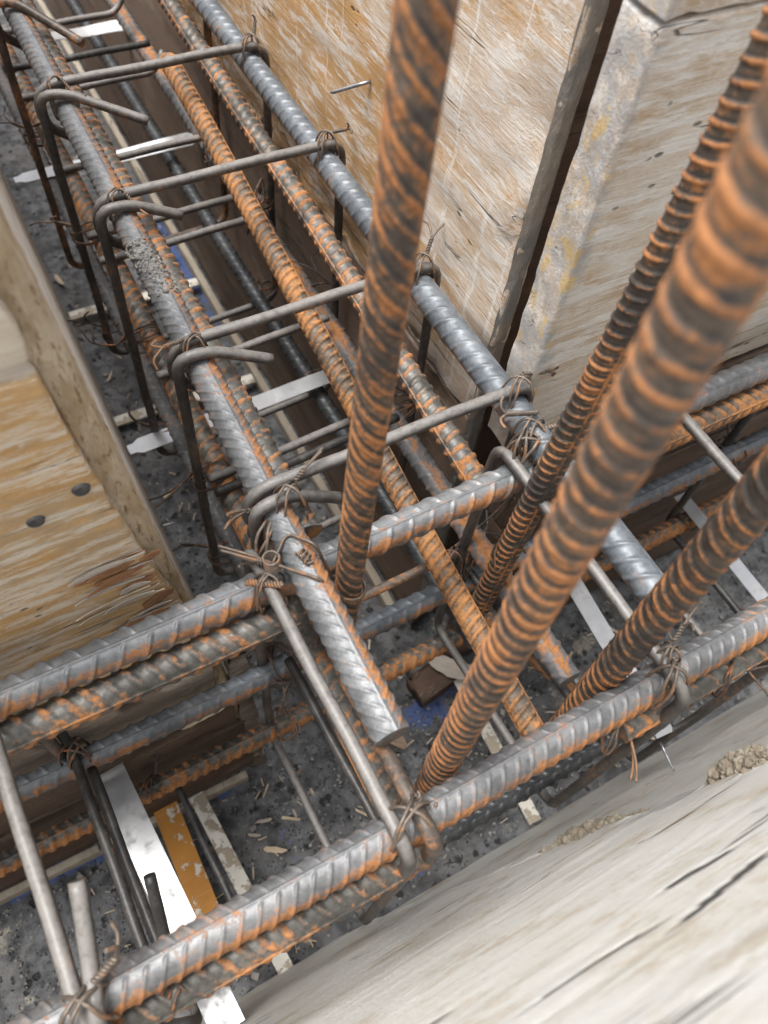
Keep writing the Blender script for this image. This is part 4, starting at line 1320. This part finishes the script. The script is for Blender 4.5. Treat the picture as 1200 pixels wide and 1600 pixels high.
def lump(cx, cz, lx, lz, h, label, seed, tilt, n):
    """crumbled mortar stuck on the leaning near wall: many broken grains grown together"""
    rg = np.random.default_rng(seed)
    th, ph = np.meshgrid(np.linspace(0, math.pi, 7), np.linspace(0, 2 * math.pi, 9)[:-1], indexing='ij')
    ball = np.stack([(np.sin(th) * np.cos(ph)).ravel(), (np.sin(th) * np.sin(ph)).ravel(), np.cos(th).ravel()], 1)
    i = np.arange(6)[:, None] * 8
    j = np.arange(8)[None]
    fq = np.stack([i + j, i + 8 + j, i + 8 + (j + 1) % 8, i + (j + 1) % 8], -1).reshape(-1, 4)
    V, Q, off = [], [], 0
    ct, sn = math.cos(tilt), math.sin(tilt)
    for k in range(n):
        u = rg.normal(0, .42)
        v = rg.normal(0, .36)
        q = max(0.0, 1 - u * u - v * v)
        r = rg.uniform(.0009, .0030) * (1 + .9 * (rg.random() > .9)) * (.55 + .6 * q)
        x, z = u * lx, v * lz
        X_, Z_ = x * ct - z * sn, x * sn + z * ct
        Y_ = -.11 * Z_ + rg.uniform(-.2, 1.0) * h * q
        b = ball * r * rg.uniform(.65, 1.2, (1, 3))
        b = b * (0.7 + .65 * vnoise(ball + k * 3.7, (1.6, 1.6, 1.6), seed))[:, None]
        V.append(b + np.array((X_, Y_, Z_)))
        Q.append(fq + off)
        off += len(ball)
    me = np_mesh('mortar_lump', np.concatenate(V), np.concatenate(Q), smooth=False)
    return tag(link('mortar_lump', me, M['mortar'], None, W(cx, .0355 - .11 * (cz + 1.08), cz)), label, 'mortar lump', 'mortar stuck on the near wall')


lump(.262, -.700, .075, .0065, .008, 'long thin crust of mortar on the near wall', 501, 1.165, 520)
lump(.330, -.542, .040, .011, .014, 'thick brown mortar lump on the near wall at the right edge', 507, 1.165, 520)


def bar_crust():
    """grey mortar splashed over the left top bar and dried there"""
    rg = np.random.default_rng(77)
    th, ph = np.meshgrid(np.linspace(0, math.pi, 6), np.linspace(0, 2 * math.pi, 8)[:-1], indexing='ij')
    ball = np.stack([(np.sin(th) * np.cos(ph)).ravel(), (np.sin(th) * np.sin(ph)).ravel(), np.cos(th).ravel()], 1)
    i = np.arange(5)[:, None] * 7
    j = np.arange(7)[None]
    fq = np.stack([i + j, i + 7 + j, i + 7 + (j + 1) % 7, i + (j + 1) % 7], -1).reshape(-1, 4)
    V, Q, off = [], [], 0
    for k in range(260):
        y = .515 + rg.normal(0, .022)
        y = min(max(y, .482), .548)
        a = min(max(rg.normal(.15, .5), -.8), 1.0) + 12 * (y - .515)
        r = rg.uniform(.0008, .0019) * (1 + 1.0 * (rg.random() > .94))
        R_ = .0110 + rg.uniform(-.0005, .0014)
        b = ball * r * rg.uniform(.7, 1.3, (1, 3)) * (0.7 + .6 * vnoise(ball + k * 3.1, (1.7, 1.7, 1.7), 7))[:, None]
        V.append(b + np.array((-math.sin(a) * R_, y - .515, math.cos(a) * R_)))
        Q.append(fq + off)
        off += len(ball)
    me = np_mesh('mortar_crust', np.concatenate(V), np.concatenate(Q), smooth=False)
    M['grey_mortar'] = mat_rough('grey_mortar', (0.23, 0.225, 0.215), (0.31, 0.30, 0.28), (0.15, 0.148, 0.145), 200, 0.0025)
    tag(link('mortar_crust', me, M['grey_mortar'], None, W(.1071, .515, -.46)), 'grey mortar dried on the top left bar above the fourth stirrup', 'mortar crust')


bar_crust()
